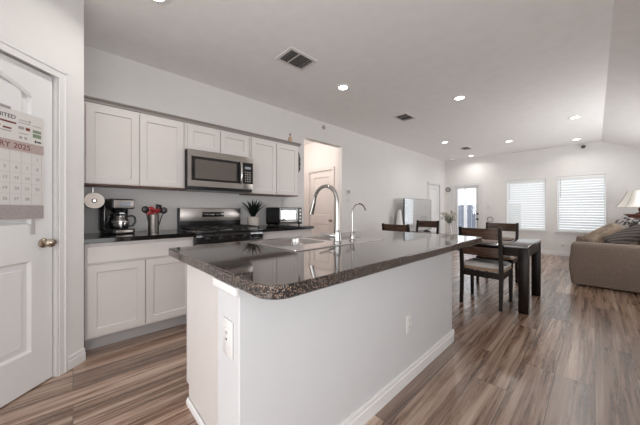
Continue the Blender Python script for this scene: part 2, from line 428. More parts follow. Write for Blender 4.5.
# pantry: short return beside the cabinets, diagonal wall with a door, side wall
b = B().box(WX-0.12, -2.67, -0.04, 0.06, 0, CEIL)
struct(b.obj('wall_pantry_return', 'wall_paint', smooth=False))
DT = Matrix.Translation((-2.67, 0.06, 0)) @ Matrix.Rotation(-PI/4, 4, 'Z')   # local x runs along the diagonal, local +y faces the room
b = B()
for a0, a1, z0, z1 in wall_grid(0, 1.42, 0, CEIL, [(0.19, 0.87, 0, 2.06)]): b.box(a0, a1, -0.11, 0, z0, z1, tf=DT)
struct(b.obj('wall_pantry', 'wall_paint', smooth=False))
b = B().box(0.0, 1.42, -.72, -.62, 0, CEIL, tf=DT).box(-.02, .06, -.62, -.112, 0, CEIL, tf=DT).box(1.30, 1.41, -.62, -.112, 0, CEIL, tf=DT)  # inner pantry walls, added to keep light out of the door gap
struct(b.obj('wall_pantry_inside', 'wall_paint', smooth=False))
ex = DT @ Vector((1.42, 0, 0))
b = B().box(ex.x-0.1, ex.x, BY, ex.y, 0, CEIL)
struct(b.obj('wall_pantry_side', 'wall_paint', smooth=False))
# little hall behind the opening
b = B().box(-5.2, -5.08, 2.5, 4.15, 0, CEIL).box(-5.2, WX-0.12, 2.5, 2.62, 0, CEIL)
struct(b.obj('wall_hall', 'hall_paint', smooth=False))
b = B()
for a0, a1, z0, z1 in wall_grid(-5.2, WX-0.12, 0, CEIL, [(-4.68, -3.93, 0, 2.03)]): b.box(a0, a1, 4.10, 4.20, z0, z1)
struct(b.obj('wall_hall_end', 'hall_paint', smooth=False))
struct(B().box(-5.2, WX-0.12, 2.5, 4.2, CEIL, CEIL+0.1).obj('ceiling_hall', 'ceiling_paint', smooth=False))

# base boards
def base_prof(t=0.014, h=0.095): return [(0, 0), (t, 0), (t, h-0.035), (t*0.75, h-0.03), (t*0.75, h-0.012), (t*0.45, h), (0, h)]
b = B()
for y0, y1 in ((2.48, 2.83), (3.79, LD[0]-0.06), (LD[1]+0.06, FARY)): b.prism([(WX+x, z) for x, z in base_prof()], y0, y1, 'Y')
struct(b.obj('baseboard_left', 'trim_white', smooth=False))
b = B()
for x0, x1 in ((WX, FD[0]-0.06), (FD[1]+0.06, RX)): b.prism([(FARY-x, z) for x, z in base_prof()], x0, x1, 'X')
struct(b.obj('baseboard_far', 'trim_white', smooth=False))
b = B().prism([(x, z) for x, z in base_prof()], 0.0, 0.135, 'X', tf=DT)
b.prism([(x, z) for x, z in base_prof()], 0.925, 1.42, 'X', tf=DT)
struct(b.obj('baseboard_pantry', 'trim_white', smooth=False))
b = B().prism([(RX-x, z) for x, z in base_prof()], BY, FARY, 'Y')
struct(b.obj('baseboard_right', 'trim_white', smooth=False))

# panelled door leaf builder, local: x width, z up, front at y=0 facing +y (thickness to -y)
def panel_leaf(name, wd, h, panels, m, arch=None):
    b = B()
    us = [0]+sorted({p[0] for p in panels}|{p[1] for p in panels})+[wd]
    for a0, a1, z0, z1 in wall_grid(0, wd, 0, h, panels): b.box(a0, a1, -0.035, 0, z0, z1)
    for x0, x1, z0, z1 in panels:
        b.box(x0, x1, -0.03, -0.017, z0, z1)
        # sloping sticking round the panel and the raised field
        r0 = [(x0, 0, z0), (x1, 0, z0), (x1, 0, z1), (x0, 0, z1)]
        r1 = [(x0+.014, -.016, z0+.014), (x1-.014, -.016, z0+.014), (x1-.014, -.016, z1-.014), (x0+.014, -.016, z1-.014)]
        b.loops([r0, r1], False, False)
        b.box(x0+.045, x1-.045, -0.017, -0.006, z0+.045, z1-.045, bev=0.003, seg=1)
    if arch:
        x0, x1, zc, zt = arch       # curved spandrel over the top panel
        n = 14; pts = [(x1, zt+.001), (x0, zt+.001)]
        for i in range(n+1):
            t = i/n; pts.append((x0+(x1-x0)*t, zc+(zt-zc)*0.97*math.sin(PI*t)))
        b.prism(pts, -0.03, 0, 'Y')
        rail = [(x0+(x1-x0)*i/n, -0.006, zc-0.012+(zt-zc)*0.97*math.sin(PI*i/n)) for i in range(n+1)]
        b.tube(rail, 0.010, 6)
    return b

# door_1: pantry door with arched upper panel
d1 = panel_leaf('door', 0.648, 2.032, [(0.125, 0.535, 0.235, 0.81), (0.125, 0.535, 1.04, 1.93)], 'door_white', arch=(0.125, 0.535, 1.86, 1.93))
door1 = struct(d1.obj('door_1', 'door_white', smooth=False))
door1.matrix_world = DT @ Matrix.Translation((0.208, -0.022, 0.008))
fr = B()
def casing(b, x0, x1, zt, w=0.058, t=0.016, tf=None, y=0.0):
    for a, c2 in ((x0-w, x0), (x1, x1+w)):
        b.box(a, c2, y, y+t*0.7, 0, zt+w, tf=tf)
        o = a if a < x0 else c2-0.018
        b.box(o, o+0.018, y, y+t, 0, zt+w, bev=0.003, seg=1, tf=tf)
        o = c2-0.014 if a < x0 else a
        b.box(o, o+0.014, y, y+t*.95, 0, zt+.014, bev=0.003, seg=1, tf=tf)
    b.box(x0, x1, y, y+t*0.7, zt, zt+w, tf=tf); b.box(x0-w, x1+w, y, y+t, zt+w-0.018, zt+w, bev=0.003, seg=1, tf=tf)
casing(fr, -0.011, 0.657, 2.046, tf=Matrix.Translation((0, 0.022, -0.008)))
fr.box(-0.0175, -0.009, -0.088, 0.021, -.008, 2.052).box(0.655, 0.6615, -0.088, 0.021, -.008, 2.052).box(-.009, 0.655, -0.088, 0.021, 2.043, 2.0515)
fr.obj('door_frame', 'trim_white', door1, smooth=False)
kb = B().lathe([(0.0, 0.0), (0.031, 0.001), (0.031, 0.006), (0.024, 0.010), (0.011, 0.014), (0.011, 0.032), (0.018, 0.036), (0.027, 0.046), (0.029, 0.056), (0.024, 0.066), (0.010, 0.071), (0, 0.072)], (0.057, 0.0, 0.915), 24, 'Y')
kk = kb.obj('door_knob', 'nickel', door1); kk['label'] = 'satin nickel door knob'
b = B().box(0.62, 0.664, -0.03, 0.004, 1.75, 1.85); b.obj('hinge', 'nickel', door1)

# door_2: hall door
d2 = panel_leaf('door', 0.75, 2.02, [(0.12, 0.63, 0.22, 0.82), (0.12, 0.63, 1.02, 1.88)], 'door_white')
door2 = struct(d2.obj('door_2', 'hall_paint', smooth=False))
HT = Matrix.Translation((-3.93, 4.12, 0.005)) @ Matrix.Rotation(PI, 4, 'Z')
door2.matrix_world = HT
fr = B(); casing(fr, 0, 0.75, 2.02, tf=Matrix.Translation((0, 0.02, 0))); fr.obj('door_frame', 'hall_paint', door2, smooth=False)
B().lathe([(0, 0), (0.03, 0.001), (0.03, 0.006), (0.011, 0.012), (0.011, 0.03), (0.027, 0.042), (0.027, 0.056), (0, 0.065)], (0.06, 0, 0.9), 20, 'Y').obj('door_knob', 'nickel', door2)

# door_3: white door in the left wall by the far corner
d3 = panel_leaf('door', 0.80, 1.91, [(0.12, 0.68, 0.22, 0.80), (0.12, 0.68, 0.98, 1.78)], 'door_white')
door3 = struct(d3.obj('door_3', 'door_white', smooth=False))
door3.matrix_world = Matrix.Translation((WX-0.02, LD[1], 0.005)) @ Matrix.Rotation(-PI/2, 4, 'Z')
fr = B(); casing(fr, 0, 0.80, 1.915, tf=Matrix.Translation((0, 0.02, -0.005))); fr.obj('door_frame', 'trim_white', door3, smooth=False)

# door_4: glazed garden door in the far wall
b = B()
for a0, a1, z0, z1 in wall_grid(0, 0.67, 0, 1.9, [(0.075, 0.595, 0.16, 1.80)]): b.box(a0, a1, -0.04, 0, z0, z1)
for q in ((0.06, 0.075), (0.595, 0.61)): b.box(q[0], q[1], 0, 0.012, 0.145, 1.815)
for q in ((0.145, 0.16), (1.80, 1.815)): b.box(0.06, 0.61, 0, 0.012, q[0], q[1])
door4 = struct(b.obj('door_4', 'door_white', smooth=False))
door4.matrix_world = Matrix.Translation((FD[1]-0.01, FARY+0.03, 0.005)) @ Matrix.Rotation(PI, 4, 'Z')
B().box(0.075, 0.595, -0.022, -0.018, 0.16, 1.80).obj('glass', 'window_glass', door4, smooth=False)
fr = B(); casing(fr, -0.01, 0.68, 1.91, tf=Matrix.Translation((0, 0.03, -0.005))); fr.obj('door_frame', 'trim_white', door4, smooth=False)
B().lathe([(0, 0), (0.03, 0), (0.03, 0.01), (0.02, 0.02), (0, 0.022)], (0.038, 0.0, 1.02), 16, 'Y').obj('deadbolt', 'rod_black', door4)
B().lathe([(0, 0), (0.03, 0), (0.03, 0.008), (0.012, 0.012), (0.012, 0.03), (0.028, 0.042), (0.026, 0.06), (0, 0.066)], (0.038, 0.0, 0.86), 16, 'Y').obj('door_knob', 'rod_black', door4)

# windows with glass and sills
def window(n, r):
    x0, x1, z0, z1 = r; b = B()
    for a0, a1, q0, q1 in wall_grid(x0, x1, z0, z1, [(x0+.04, x1-.04, z0+.04, z1-.04)]): b.box(a0, a1, FARY+.075, FARY+.115, q0, q1)
    o = struct(b.obj('window_%d' % n, 'trim_white', smooth=False))
    B().box(x0+.04, x1-.04, FARY+.092, FARY+.096, z0+.04, z1-.04).obj('glass', 'window_glass', o, smooth=False)
    s = B().box(x0-.035, x1+.035, FARY-.03, FARY+.07, z0-.022, z0, bev=.004)
    s.box(x0-.015, x1+.015, FARY-.012, FARY, z0-.075, z0-.022); s.obj('window_sill', 'trim_white', o, smooth=False)
    f = B().box(x0-.0, x0+.014, FARY-.008, FARY+.075, z0, z1).box(x1-.014, x1, FARY-.008, FARY+.075, z0, z1).box(x0, x1, FARY-.008, FARY+.075, z1-.014, z1)
    f.obj('window_frame', 'trim_white', o, smooth=False)
window(1, W1); window(2, W2)
def blind(r, label):
    x0, x1, z0, z1 = r; x0 += .017; x1 -= .017; z1 -= .016; w_ = x1-x0
    t = thing('window_blind', label, 'blind', ((x0+x1)/2, FARY+.035, z0), 0, 'white slatted blinds on the far wall')
    h = z1-z0; hw = w_/2
    B().box(-hw, hw, -.035, .028, h-.065, h-.002, bev=.004).obj('head_rail', 'white_plastic', t)
    s = B(); n = int((h-.11)/.058)
    for i in range(n):
        z = .045+(h-.13)*i/(n-1)
        s.box(-hw+.004, hw-.004, -.030, .030, -.0015, .0015, tf=Matrix.Translation((0, 0, z)) @ Matrix.Rotation(math.radians(-65), 4, 'X'))
    s.obj('slats', 'blind_slat', t, smooth=False)
    B().box(-hw+.004, hw-.004, -.024, .024, .004, .022, bev=.003).obj('bottom_rail', 'white_plastic', t)
    c2 = B()
    for q in (-hw*.68, 0, hw*.68): c2.box(q-.0015, q+.0015, -.028, -.026, .02, h-.06)
    c2.obj('ladder_cord', 'white_plastic', t, smooth=False)
    B().tube([(-hw*.86, -.038, h-.06), (-hw*.86, -.040, h*.62)], .004, 8).obj('tilt_wand', 'thermostat_grey', t)
blind(W1, 'white slatted blind in the far window nearer the glazed garden door')
blind(W2, 'white slatted blind in the far window nearer the sofa and lamp')

# outside, seen through the garden door
struct(B().box(-9, 8, 9.0, 15, -0.12, -0.02).obj('floor_patio', 'concrete', smooth=False))
b = B()
for i in range(39):
    x = -8+i*.155; b.box(x, x+.145, 12.5, 12.52, -0.02, 1.35+0.02*(i % 2))
b.box(-8, -2, 12.52, 12.56, .3, .38).box(-8, -2, 12.52, 12.56, 1.05, 1.13)
tag(b.obj('garden_fence', 'fence_wood', smooth=False), 'blue grey board fence outside, seen through the glazed garden door', 'fence')
b = B().box(-3.17, -3.09, 9.96, 10.04, -0.02, 2.7, bev=.006).box(-3.20, -3.06, 9.92, 10.08, -0.02, .12, bev=.005)
tag(b.obj('porch_post', 'white_plastic'), 'white porch post outside behind the glazed door', 'post')

# ================================================================ KITCHEN CABINETS (front faces +x)
def shaker(b, y0, y1, z0, z1, x, t=.019, fw=.058):
    """shaker door/drawer front in the plane x (front face at x)"""
    for a0, a1, q0, q1 in wall_grid(y0, y1, z0, z1, [(y0+fw, y1-fw, z0+fw, z1-fw)]): b.box(x-t, x, a0, a1, q0, q1)
    b.box(x-t, x-.011, y0+fw, y1-fw, z0+fw, z1-fw)
    r0 = [(x, y0+fw, z0+fw), (x, y1-fw, z0+fw), (x, y1-fw, z1-fw), (x, y0+fw, z1-fw)]
    i = .005
    r1 = [(x-.0105, y0+fw+i, z0+fw+i), (x-.0105, y1-fw-i, z0+fw+i), (x-.0105, y1-fw-i, z1-fw-i), (x-.0105, y0+fw+i, z1-fw-i)]
    b.loops([r0, r1], False, False)
def upper(label, y0, y1, z0, z1, splits, rail=True):
    t = thing('wall_cabinet', label, 'cabinet', (WX, y0, z0), 0, 'grey wall cabinets over the counter')
    d = .29; W_ = y1-y0; H_ = z1-z0
    b = B().box(0.0, d, 0, W_, 0.012, H_, bev=.001, seg=1); b.obj('carcass', 'cabinet_paint', t, smooth=False)
    B().box(0.002, d-.001, 0.002, W_-.002, 0, .0115).obj('bottom_panel', 'cup_wood', t, smooth=False)
    for a, c2 in splits:
        s = B(); shaker(s, a-y0, c2-y0, .016, H_-.022, d+.021); s.obj('door', 'cabinet_paint', t, smooth=False)
    return t
upper('two-door wall cabinet left of the microwave, above the coffee maker', .066, .888, 1.365, 2.10, [(.082, .468), (.476, .868)])
upper('short two-door wall cabinet directly above the microwave', .889, 1.663, 1.80, 2.10, [(.912, 1.268), (1.278, 1.640)])
upper('two-door wall cabinet right of the microwave, above the toaster oven', 1.664, 2.478, 1.345, 2.10, [(1.690, 2.064), (2.076, 2.455)])
# continuous cornice over the wall cabinets
b = B().prism([(WX, 2.102), (WX+.297, 2.102), (WX+.302, 2.118), (WX+.325, 2.135), (WX+.325, 2.142), (WX, 2.142)], .064, 2.505, 'Y')
tag(b.obj('cabinet_cornice', 'cornice_paint', smooth=False), 'long taupe cornice running along the top of the wall cabinets', 'cornice')

def base_cab(label, y0, y1, doors, drawers, parent_x=WX):
    t = thing('base_cabinet', label, 'cabinet', (WX, y0, 0), 0, 'grey base cabinets under the counter')
    W_ = y1-y0; d = .60
    B().box(.003, d, 0, W_, .105, .874, bev=.001, seg=1).obj('carcass', 'cabinet_paint', t, smooth=False)
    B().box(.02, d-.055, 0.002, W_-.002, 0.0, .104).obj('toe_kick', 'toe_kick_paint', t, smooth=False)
    for a, c2 in drawers:
        s = B().box(d, d+.019, a-y0, c2-y0, .712, .845, bev=.003); s.obj('drawer', 'cabinet_paint', t, smooth=False)
    for a, c2 in doors:
        s = B(); shaker(s, a-y0, c2-y0, .125, .695, d+.020); s.obj('door', 'cabinet_paint', t, smooth=False)
base_cab('grey base cabinet with wide drawer front, left of the stove', .066, .880, [(.080, .466), (.474, .862)], [(.080, .862)])
base_cab('grey base cabinet right of the stove, mostly behind the island', 1.650, 2.462, [(1.668, 2.050), (2.058, 2.444)], [(1.668, 2.444)])
def stone_top(label, y0, y1):
    b = B(); x0, x1 = WX+.001, -2.735; e = .004
    rs = []
    for ins, z in ((e, .8745), (0, .8745+e), (0, .914-e), (e, .914)): rs.append([(x0, y0, z), (x1-ins, y0, z), (x1-ins, y1-ins, z), (x0, y1-ins, z)])
    b.loops(rs)
    tag(b.obj('countertop', 'black_stone', smooth=False), label, 'countertop', 'black countertops along the kitchen wall')
stone_top('black countertop left of the stove under the coffee maker', .064, .882)
stone_top('black countertop right of the stove under the toaster oven', 1.648, 2.480)

# ---------------------------------------------------------------- range
t = thing('stove', 'stainless and black gas stove between the two base cabinets', 'stove', (WX, .8845, 0))
Wd = .761
B().box(.01, .62, .0, Wd, .0, .895, bev=.004).obj('body', 'black_plastic', t)
B().box(.05, .655, .0, Wd, .896, .918, bev=.006).obj('cooktop', 'black_gloss', t)
b = B().box(.622, .662, .004, Wd-.004, .80, .894, bev=.006); cp = b.obj('control_panel', 'black_gloss', t)
for i in range(5):
    y = .11+i*.135
    kn = B().lathe([(.0, 0), (.022, 0), (.020, .022), (.014, .026), (0, .026)], (.662, y, .846), 20, 'X').obj('knob', 'black_plastic', cp)
b = B().box(.622, .652, .006, Wd-.006, .20, .79, bev=.005); od = b.obj('oven_door', 'steel', t)
B().box(.652, .655, .12, Wd-.12, .34, .66).obj('oven_window', 'black_gloss', od, smooth=False)
B().tube([(.655, .07, .745), (.695, .075, .745), (.70, .12, .745), (.70, Wd-.12, .745), (.695, Wd-.075, .745), (.655, Wd-.07, .745)], .011).obj('oven_handle', 'steel', od)
B().box(.622, .650, .006, Wd-.006, .04, .19, bev=.005).obj('storage_drawer', 'steel', t)
b = B().box(.0, .075, .0, Wd, .90, 1.165, bev=.006); bgd = b.obj('backguard', 'black_plastic', t)
B().box(.072, .082, .014, Wd-.006, 1.005, 1.162, bev=.004).obj('steel_panel', 'steel', bgd)
dp = B().box(.081, .085, .258, .528, 1.055, 1.115, bev=.001).obj('display', 'black_gloss', bgd)
for y in (.285, .315, .345, .43, .46, .49): B().box(.0851, .0858, y, y+.016, 1.08, 1.088).obj('touch_key', 'thermostat_grey', dp, smooth=False)
B().box(.0851, .0858, .372, .41, 1.076, 1.092).obj('clock_digits', 'thermostat_grey', dp, smooth=False)
for y0, y1 in ((.02, .255), (.262, .499), (.506, .741)):
    b = B()
    for y in (y0, y1-.012): b.box(.10, .60, y, y+.012, .938, .950, bev=.002, seg=1)
    for x in (.10, .345, .588): b.box(x, x+.012, y0, y1, .938, .950, bev=.002, seg=1)
    b.box(.10, .60, (y0+y1)/2-.005, (y0+y1)/2+.005, .938, .950)
    for x in (.10, .588):
        for y in (y0, y1-.012): b.box(x, x+.012, y, y+.012, .918, .939)
    b.obj('grate', 'cast_iron', t)
for x, y in ((.22, .135), (.47, .135), (.345, .38), (.22, .625), (.47, .625)):
    B().lathe([(0, .0), (.045, 0), (.045, .008), (.032, .010), (.032, .018), (0, .019)], (x, y, .918), 20).obj('burner', 'cast_iron', t)

# ---------------------------------------------------------------- over-the-range microwave
t = thing('microwave', 'stainless over-the-range microwave with dark glass door', 'microwave', (WX, .892, 1.375))
Wm = .769; H = .422
B().box(.0, .36, 0, Wm, .0, H, bev=.003).obj('body', 'black_plastic', t)
b = B()
for a0, a1, z0, z1 in wall_grid(.0, .615, .025, H-.0, [(.04, .575, .10, .34)]): b.box(.361, .392, a0, a1, z0, z1)
dr = b.obj('door', 'steel', t, smooth=False)
B().box(.363, .3935, .032, .615, .088, .352, bev=.001).obj('door_trim', 'black_gloss', dr, smooth=False)
B().box(.3937, .3950, .07, .545, .112, .322).obj('door_glass', 'microwave_glass', dr, smooth=False)
b = B().box(.361, .391, .617, Wm, .025, H, bev=.002); cp = b.obj('side_frame', 'steel', t)
B().box(.3911, .3935, .628, Wm-.004, .09, .352).obj('control_panel', 'black_gloss', cp, smooth=False)
b = B().box(.3936, .3942, .655, .735, .272, .304)
b.obj('clock_display', 'display_grey', cp, smooth=False)
b = B()
for r in range(5):
    for c2 in range(3): b.box(.3936, .3941, .655+c2*.03, .673+c2*.03, .115+r*.028, .130+r*.028)
b.obj('buttons', 'print_grey', cp, smooth=False)
B().tube([(.392, .592, .085), (.420, .592, .098), (.434, .592, .16), (.438, .592, .22), (.434, .592, .28), (.420, .592, .345), (.392, .592, .358)], [.009, .012, .014, .014, .014, .012, .009], 14).obj('door_handle', 'chrome', dr)
b = B().box(.02, .37, .01, Wm-.01, -.012, -.0005); b.obj('vent_base', 'black_plastic', t, smooth=False)
B().box(.3925, .3932, .30, .36, .368, .378).obj('badge', 'chrome', dr, smooth=False)

# ---------------------------------------------------------------- things on the left counter
# coffee maker, turned a little toward the room
t = thing('coffee_maker', 'black and steel drip coffee maker with glass carafe on left counter', 'coffee maker', (-3.15, .318, .9145), math.radians(18))
B().box(-.14, .11, -.095, .095, 0, .045, bev=.012, seg=3).obj('base', 'black_plastic', t)
B().box(-.14, -.025, -.112, .097, .03, .325, bev=.014, seg=3).obj('water_tank', 'black_gloss', t)
h = B().box(-.14, .10, -.097, .097, .235, .330, bev=.016, seg=3).obj('brew_head', 'black_plastic', t)
B().box(.094, .105, -.082, .088, .242, .318, bev=.004).obj('front_panel', 'steel', h)
B().box(.1045, .1075, -.035, .055, .256, .304, bev=.002).obj('clock_display', 'display_grey', h)
B().lathe([(.045, 0), (.034, -.02), (.032, -.035), (.0, -.036)], (.035, 0, .236), 20).obj('brew_basket', 'black_plastic', t)
cf = B().lathe([(0, .0), (.054, .001), (.066, .018), (.067, .06), (.060, .092), (.049, .108), (.049, .122), (.046, .122), (.046, .108), (.056, .09), (.062, .06), (.061, .02), (.050, .006), (0, .005)], (.04, 0, .047), 28).obj('carafe', 'carafe_glass', t)
B().lathe([(0, .0), (.052, 0), (.052, .01), (.03, .018), (0, .018)], (.04, 0, .1695), 24).obj('lid', 'black_plastic', cf)
B().lathe([(.0675, 0), (.0675, .014), (.0655, .014), (.0655, 0)], (.04, 0, .11), 28, closed=True).obj('band', 'steel', cf)
B().tube([(.06, .05, .165), (.075, .085, .17), (.08, .105, .15), (.08, .108, .11), (.072, .09, .075), (.06, .062, .07)], [.008, .009, .010, .010, .009, .008], 10).obj('handle', 'black_plastic', cf)
B().box(.108, .113, -.07, .07, .008, .036, bev=.002).obj('base_trim', 'steel', t)
# paper towel roll under the cabinet
t = thing('paper_towel_roll', 'white paper towel roll mounted under the wall cabinet by the coffee maker', 'paper towel', (-3.285, .136, 1.222))
b = B().lathe([(.017, .0), (.068, .0), (.070, .004), (.070, .262), (.068, .266), (.017, .266)], (0, 0, 0), 40, 'X', closed=True); b.obj('paper', 'paper', t)
B().lathe([(.0, .2645), (.019, .2645), (.019, .2675), (.014, .268), (0, .266)], (0, 0, 0), 24, 'X').obj('core', 'cardboard', t)
b = B().tube([(-.012, 0, 0), (.272, 0, 0)], .010, 14).tube([(-.008, 0, 0), (-.009, .0, .075), (-.008, 0, .136)], .005, 8); b.obj('holder', 'chrome', t)
# utensil crock
t = thing('utensil_holder', 'stainless utensil cylinder full of black and red tools on left counter', 'utensil holder', (-3.09, .595, .9145))
B().lathe([(0, 0), (.047, 0), (.048, .004), (.048, .176), (.049, .180), (.0455, .180), (.045, .01), (0, .01)], (0, 0, 0), 32).obj('cylinder', 'steel', t)
def utensil(kind, name, label, dx, dy, lean, m, L=.27):
    u = thing(name, label, 'utensil', (-3.09+dx*.25, .595+dy*.25, .928), 0, 'kitchen tools in the steel utensil cylinder')
    tx, ty = dx*lean, dy*lean; top = Vector((tx, ty, L))
    B().tube([(0, 0, 0), tuple(top*.5), tuple(top)], [.006, .005, .006], 8).obj('handle', m, u)
    d = top.normalized(); R = d.to_track_quat('Z', 'Y').to_matrix().to_4x4(); R.translation = top*.93
    b = B()
    if kind == 'spoon': b.lathe([(0, -.03), (.019, -.022), (.034, 0), (.032, .022), (.016, .04), (0, .043)], (0, 0, 0), 16, tf=R @ Matrix.Scale(.35, 4, (1, 0, 0)))
    elif kind == 'turner': b.box(-.004, .004, -.036, .036, -.04, .045, bev=.003, tf=R)
    else: b.lathe([(0, -.02), (.028, -.012), (.042, .008), (.043, .02), (.039, .02), (.017, -.006), (0, -.012)], (0, 0, 0), 18, tf=R)
    b.obj('head', m, u)
utensil('spoon', 'serving_spoon', 'black serving spoon leaning left in the utensil cylinder', .0, -.1, .46, 'black_plastic', .225)
utensil('ladle', 'ladle', 'red ladle in the middle of the utensil cylinder', .06, .02, .5, 'red_plastic', .215)
utensil('turner', 'spatula', 'red spatula just left of the red ladle', .0, -.045, .5, 'red_plastic', .215)
utensil('spoon', 'slotted_spoon', 'black spoon leaning far right in the utensil cylinder', .03, .11, .55, 'black_plastic', .215)
utensil('turner', 'turner', 'black turner right of the red ladle in the cylinder', -.05, .07, .5, 'black_plastic', .24)

# ---------------------------------------------------------------- things on the right counter
t = thing('potted_plant', 'spiky dark aloe-like plant in small white textured pot by toaster oven', 'plant', (-3.19, 1.775, .9145))
B().lathe([(0, 0), (.074, 0), (.078, .004), (.082, .13), (.084, .136), (.074, .136), (.071, .118), (0, .118)], (0, 0, 0), 28).obj('pot', 'pot_white', t)
B().lathe([(0, .0), (.058, 0), (.05, .006), (0, .007)], (0, 0, .1185), 20).obj('soil', 'soil', t)
b = B(); rnd = random.Random(3)
for i in range(34):
    a = i*2.4; tl = .35+.65*(i/34); L = .335-.05*rnd.random()-.05*(1-tl); wv = .019
    dx, dy = math.cos(a), math.sin(a); rings = []
    for k in range(7):
        s_ = k/6; r = .012+tl*L*.80*s_**1.25; z = .122+L*(1-.42*tl*s_)*s_
        ww = wv*(1-s_)**.7+.0008; th = .004*(1-s_)+.0006
        cx, cy = dx*r, dy*r
        if abs(cx) > .17: cx = math.copysign(.17, cx)
        rings.append([(cx-dy*ww, cy+dx*ww, z), (cx-dx*th, cy-dy*th, z-th*1.2), (cx+dy*ww, cy-dx*ww, z), (cx+dx*th*.2, cy+dy*th*.2, z+th)])
    b.loops(rings)
b.obj('leaves', 'leaf_dark', t)
# toaster oven
t = thing('toaster_oven', 'black toaster oven with glass door and side knobs on right counter', 'toaster oven', (-3.33, 2.065, .9145))
To, Th, Td = .405, .262, .33
for x in (.03, Td-.03):
    for y in (.03, To-.03): B().cyl((x, y, 0), .012, .02).obj('foot', 'black_plastic', t)
b = B()
b.box(0, Td, 0, .012, .02, Th).box(0, Td, To-.085, To, .02, Th, bev=.002).box(0, Td, 0, To, Th-.014, Th, bev=.002).box(0, Td, 0, To, .02, .045).box(0, .012, 0, To, .02, Th)
b.obj('body', 'black_plastic', t, smooth=False)
b = B()
for z in (.12, ):
    for k in range(12): b.tube([(.03, .02+k*.027, z), (Td-.03, .02+k*.027, z)], .002, 6)
b.obj('rack', 'chrome', t)
b = B()
for a0, a1, z0, z1 in wall_grid(.004, To-.088, .048, Th-.016, [(.022, To-.106, .085, Th-.036)]): b.box(Td, Td+.012, a0, a1, z0, z1)
d = b.obj('door', 'black_gloss', t, smooth=False)
B().box(Td+.004, Td+.007, .022, To-.106, .085, Th-.036).obj('door_glass', 'oven_glass', d, smooth=False)
B().box(Td+.012, Td+.018, .01, To-.094, .052, .076, bev=.002).obj('door_sill', 'steel', d)
B().tube([(Td+.012, .04, Th-.028), (Td+.034, .04, Th-.030), (Td+.034, To-.125, Th-.030), (Td+.012, To-.125, Th-.028)], .006, 10).obj('door_handle', 'chrome', d)
for i in range(4): B().lathe([(0, 0), (.017, 0), (.015, .016), (0, .018)], (Td, To-.043, .062+i*.052), 18, 'X').obj('knob', 'steel', t)
# bottle on the cornice
t = thing('bottle', 'small beige corked bottle standing on top of the right wall cabinet', 'bottle', (-3.19, 2.40, 2.1425))
B().lathe([(0, 0), (.028, 0), (.031, .006), (.031, .08), (.025, .10), (.012, .118), (.012, .135), (0, .135)], (0, 0, 0), 24).obj('glass_body', 'beige_ceramic', t)
B().lathe([(0, 0), (.0115, 0), (.013, .022), (0, .022)], (0, 0, .135), 16).obj('stopper', 'cup_wood', t)
# carved wall piece
b = B()
pts = [(0, 0), (.012, .03), (.030, .06), (.020, .10), (.036, .14), (.022, .18), (.034, .22), (.018, .26), (.008, .30), (.0, .33), (-.010, .29), (-.024, .25), (-.018, .20), (-.034, .16), (-.020, .11), (-.030, .06), (-.012, .03)]
b.prism([(2.71+y, 1.76+z) for y, z in pts], WX+.0005, WX+.018, 'X')
for k in range(5): b.lathe([(.013, 0), (.010, .008), (0, .010)], (WX+.018, 2.71, 1.80+k*.058), 10, 'X')
tag(b.obj('wall_ornament', 'carved_dark', smooth=False), 'slim dark carved ornament hanging on the wall beside the last cabinet', 'ornament')

# ================================================================ ISLAND
t = thing('kitchen_island', 'long grey kitchen island with painted knee wall and cabinet end', 'island', (0, 0, 0))
HW = .869        # underside of the top
b = B()
b.prism([(-1.66, 0), (-1.045, 0), (-1.045, HW-.001), (-1.70, HW-.001), (-1.70, .105), (-1.66, .105)], .500, .518, 'Y')
b.prism([(-1.66, 0), (-1.045, 0), (-1.045, HW-.001), (-1.70, HW-.001), (-1.70, .105), (-1.66, .105)], 2.38, 2.398, 'Y')
b.box(-1.70, -1.682, .518, 2.38, .105, HW-.001).box(-1.66, -1.644, .518, 2.38, 0, .105).box(-1.70, -1.05, .518, 2.38, .10, .112)
b.obj('cabinet_body', 'cabinet_paint', t, smooth=False)
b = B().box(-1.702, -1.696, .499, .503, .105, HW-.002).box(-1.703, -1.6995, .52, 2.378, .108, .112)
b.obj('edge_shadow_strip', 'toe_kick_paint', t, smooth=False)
for k in range(4):
    s = B(); y0 = .53+k*.462; shaker(s, -(y0+.452), -y0, .125, .70, 0); 
    o = s.obj('door', 'cabinet_paint', t, smooth=False); o.matrix_world = Matrix.Translation((-1.7005, 0, 0)) @ Matrix.Rotation(PI, 4, 'Z')
b = B().box(-1.044, -.857, .422, 2.40, 0, HW-.001, bev=.003, seg=1)
b.obj('knee_wall', 'island_paint', t, smooth=False)
b = B().prism([(-.8565+x, z) for x, z in base_prof(.014, .10)], .41, 2.414, 'Y')
b.prism([(.4215-x, z) for x, z in base_prof(.014, .10)], -1.044, -.8425, 'X')
b.prism([(2.4005+x, z) for x, z in base_prof(.014, .10)], -1.044, -.8425, 'X')
b.obj('baseboard', 'trim_white', t, smooth=False)
b = B().box(-1.060, -.855, .408, .4215, .838, .8685, bev=.003, seg=2)
b.obj('trim_cap', 'trim_white', t, smooth=False)
b = B().prism([(.4995, 0), (.4995, .026), (.493, .032), (.485, .02), (.483, 0)], -1.658, -1.046, 'X').obj('shoe_moulding', 'trim_white', t, smooth=False)

# countertop with rounded corners and a hole for the sink
x0, x1, y0, y1 = -1.745, -.640, .408, 2.49; SX0, SX1, SY0, SY1 = -1.665, -1.135, .905, 1.735
b = B(); e = .005; TH = .045
prof = [(e, .869), (0, .869+e), (0, .914-e), (e*.3, .914-e*.3), (e, .914)]
rings = [rrect(x0+i, x1-i, y0+i, y1-i, .085-i, z, 8) for i, z in prof]
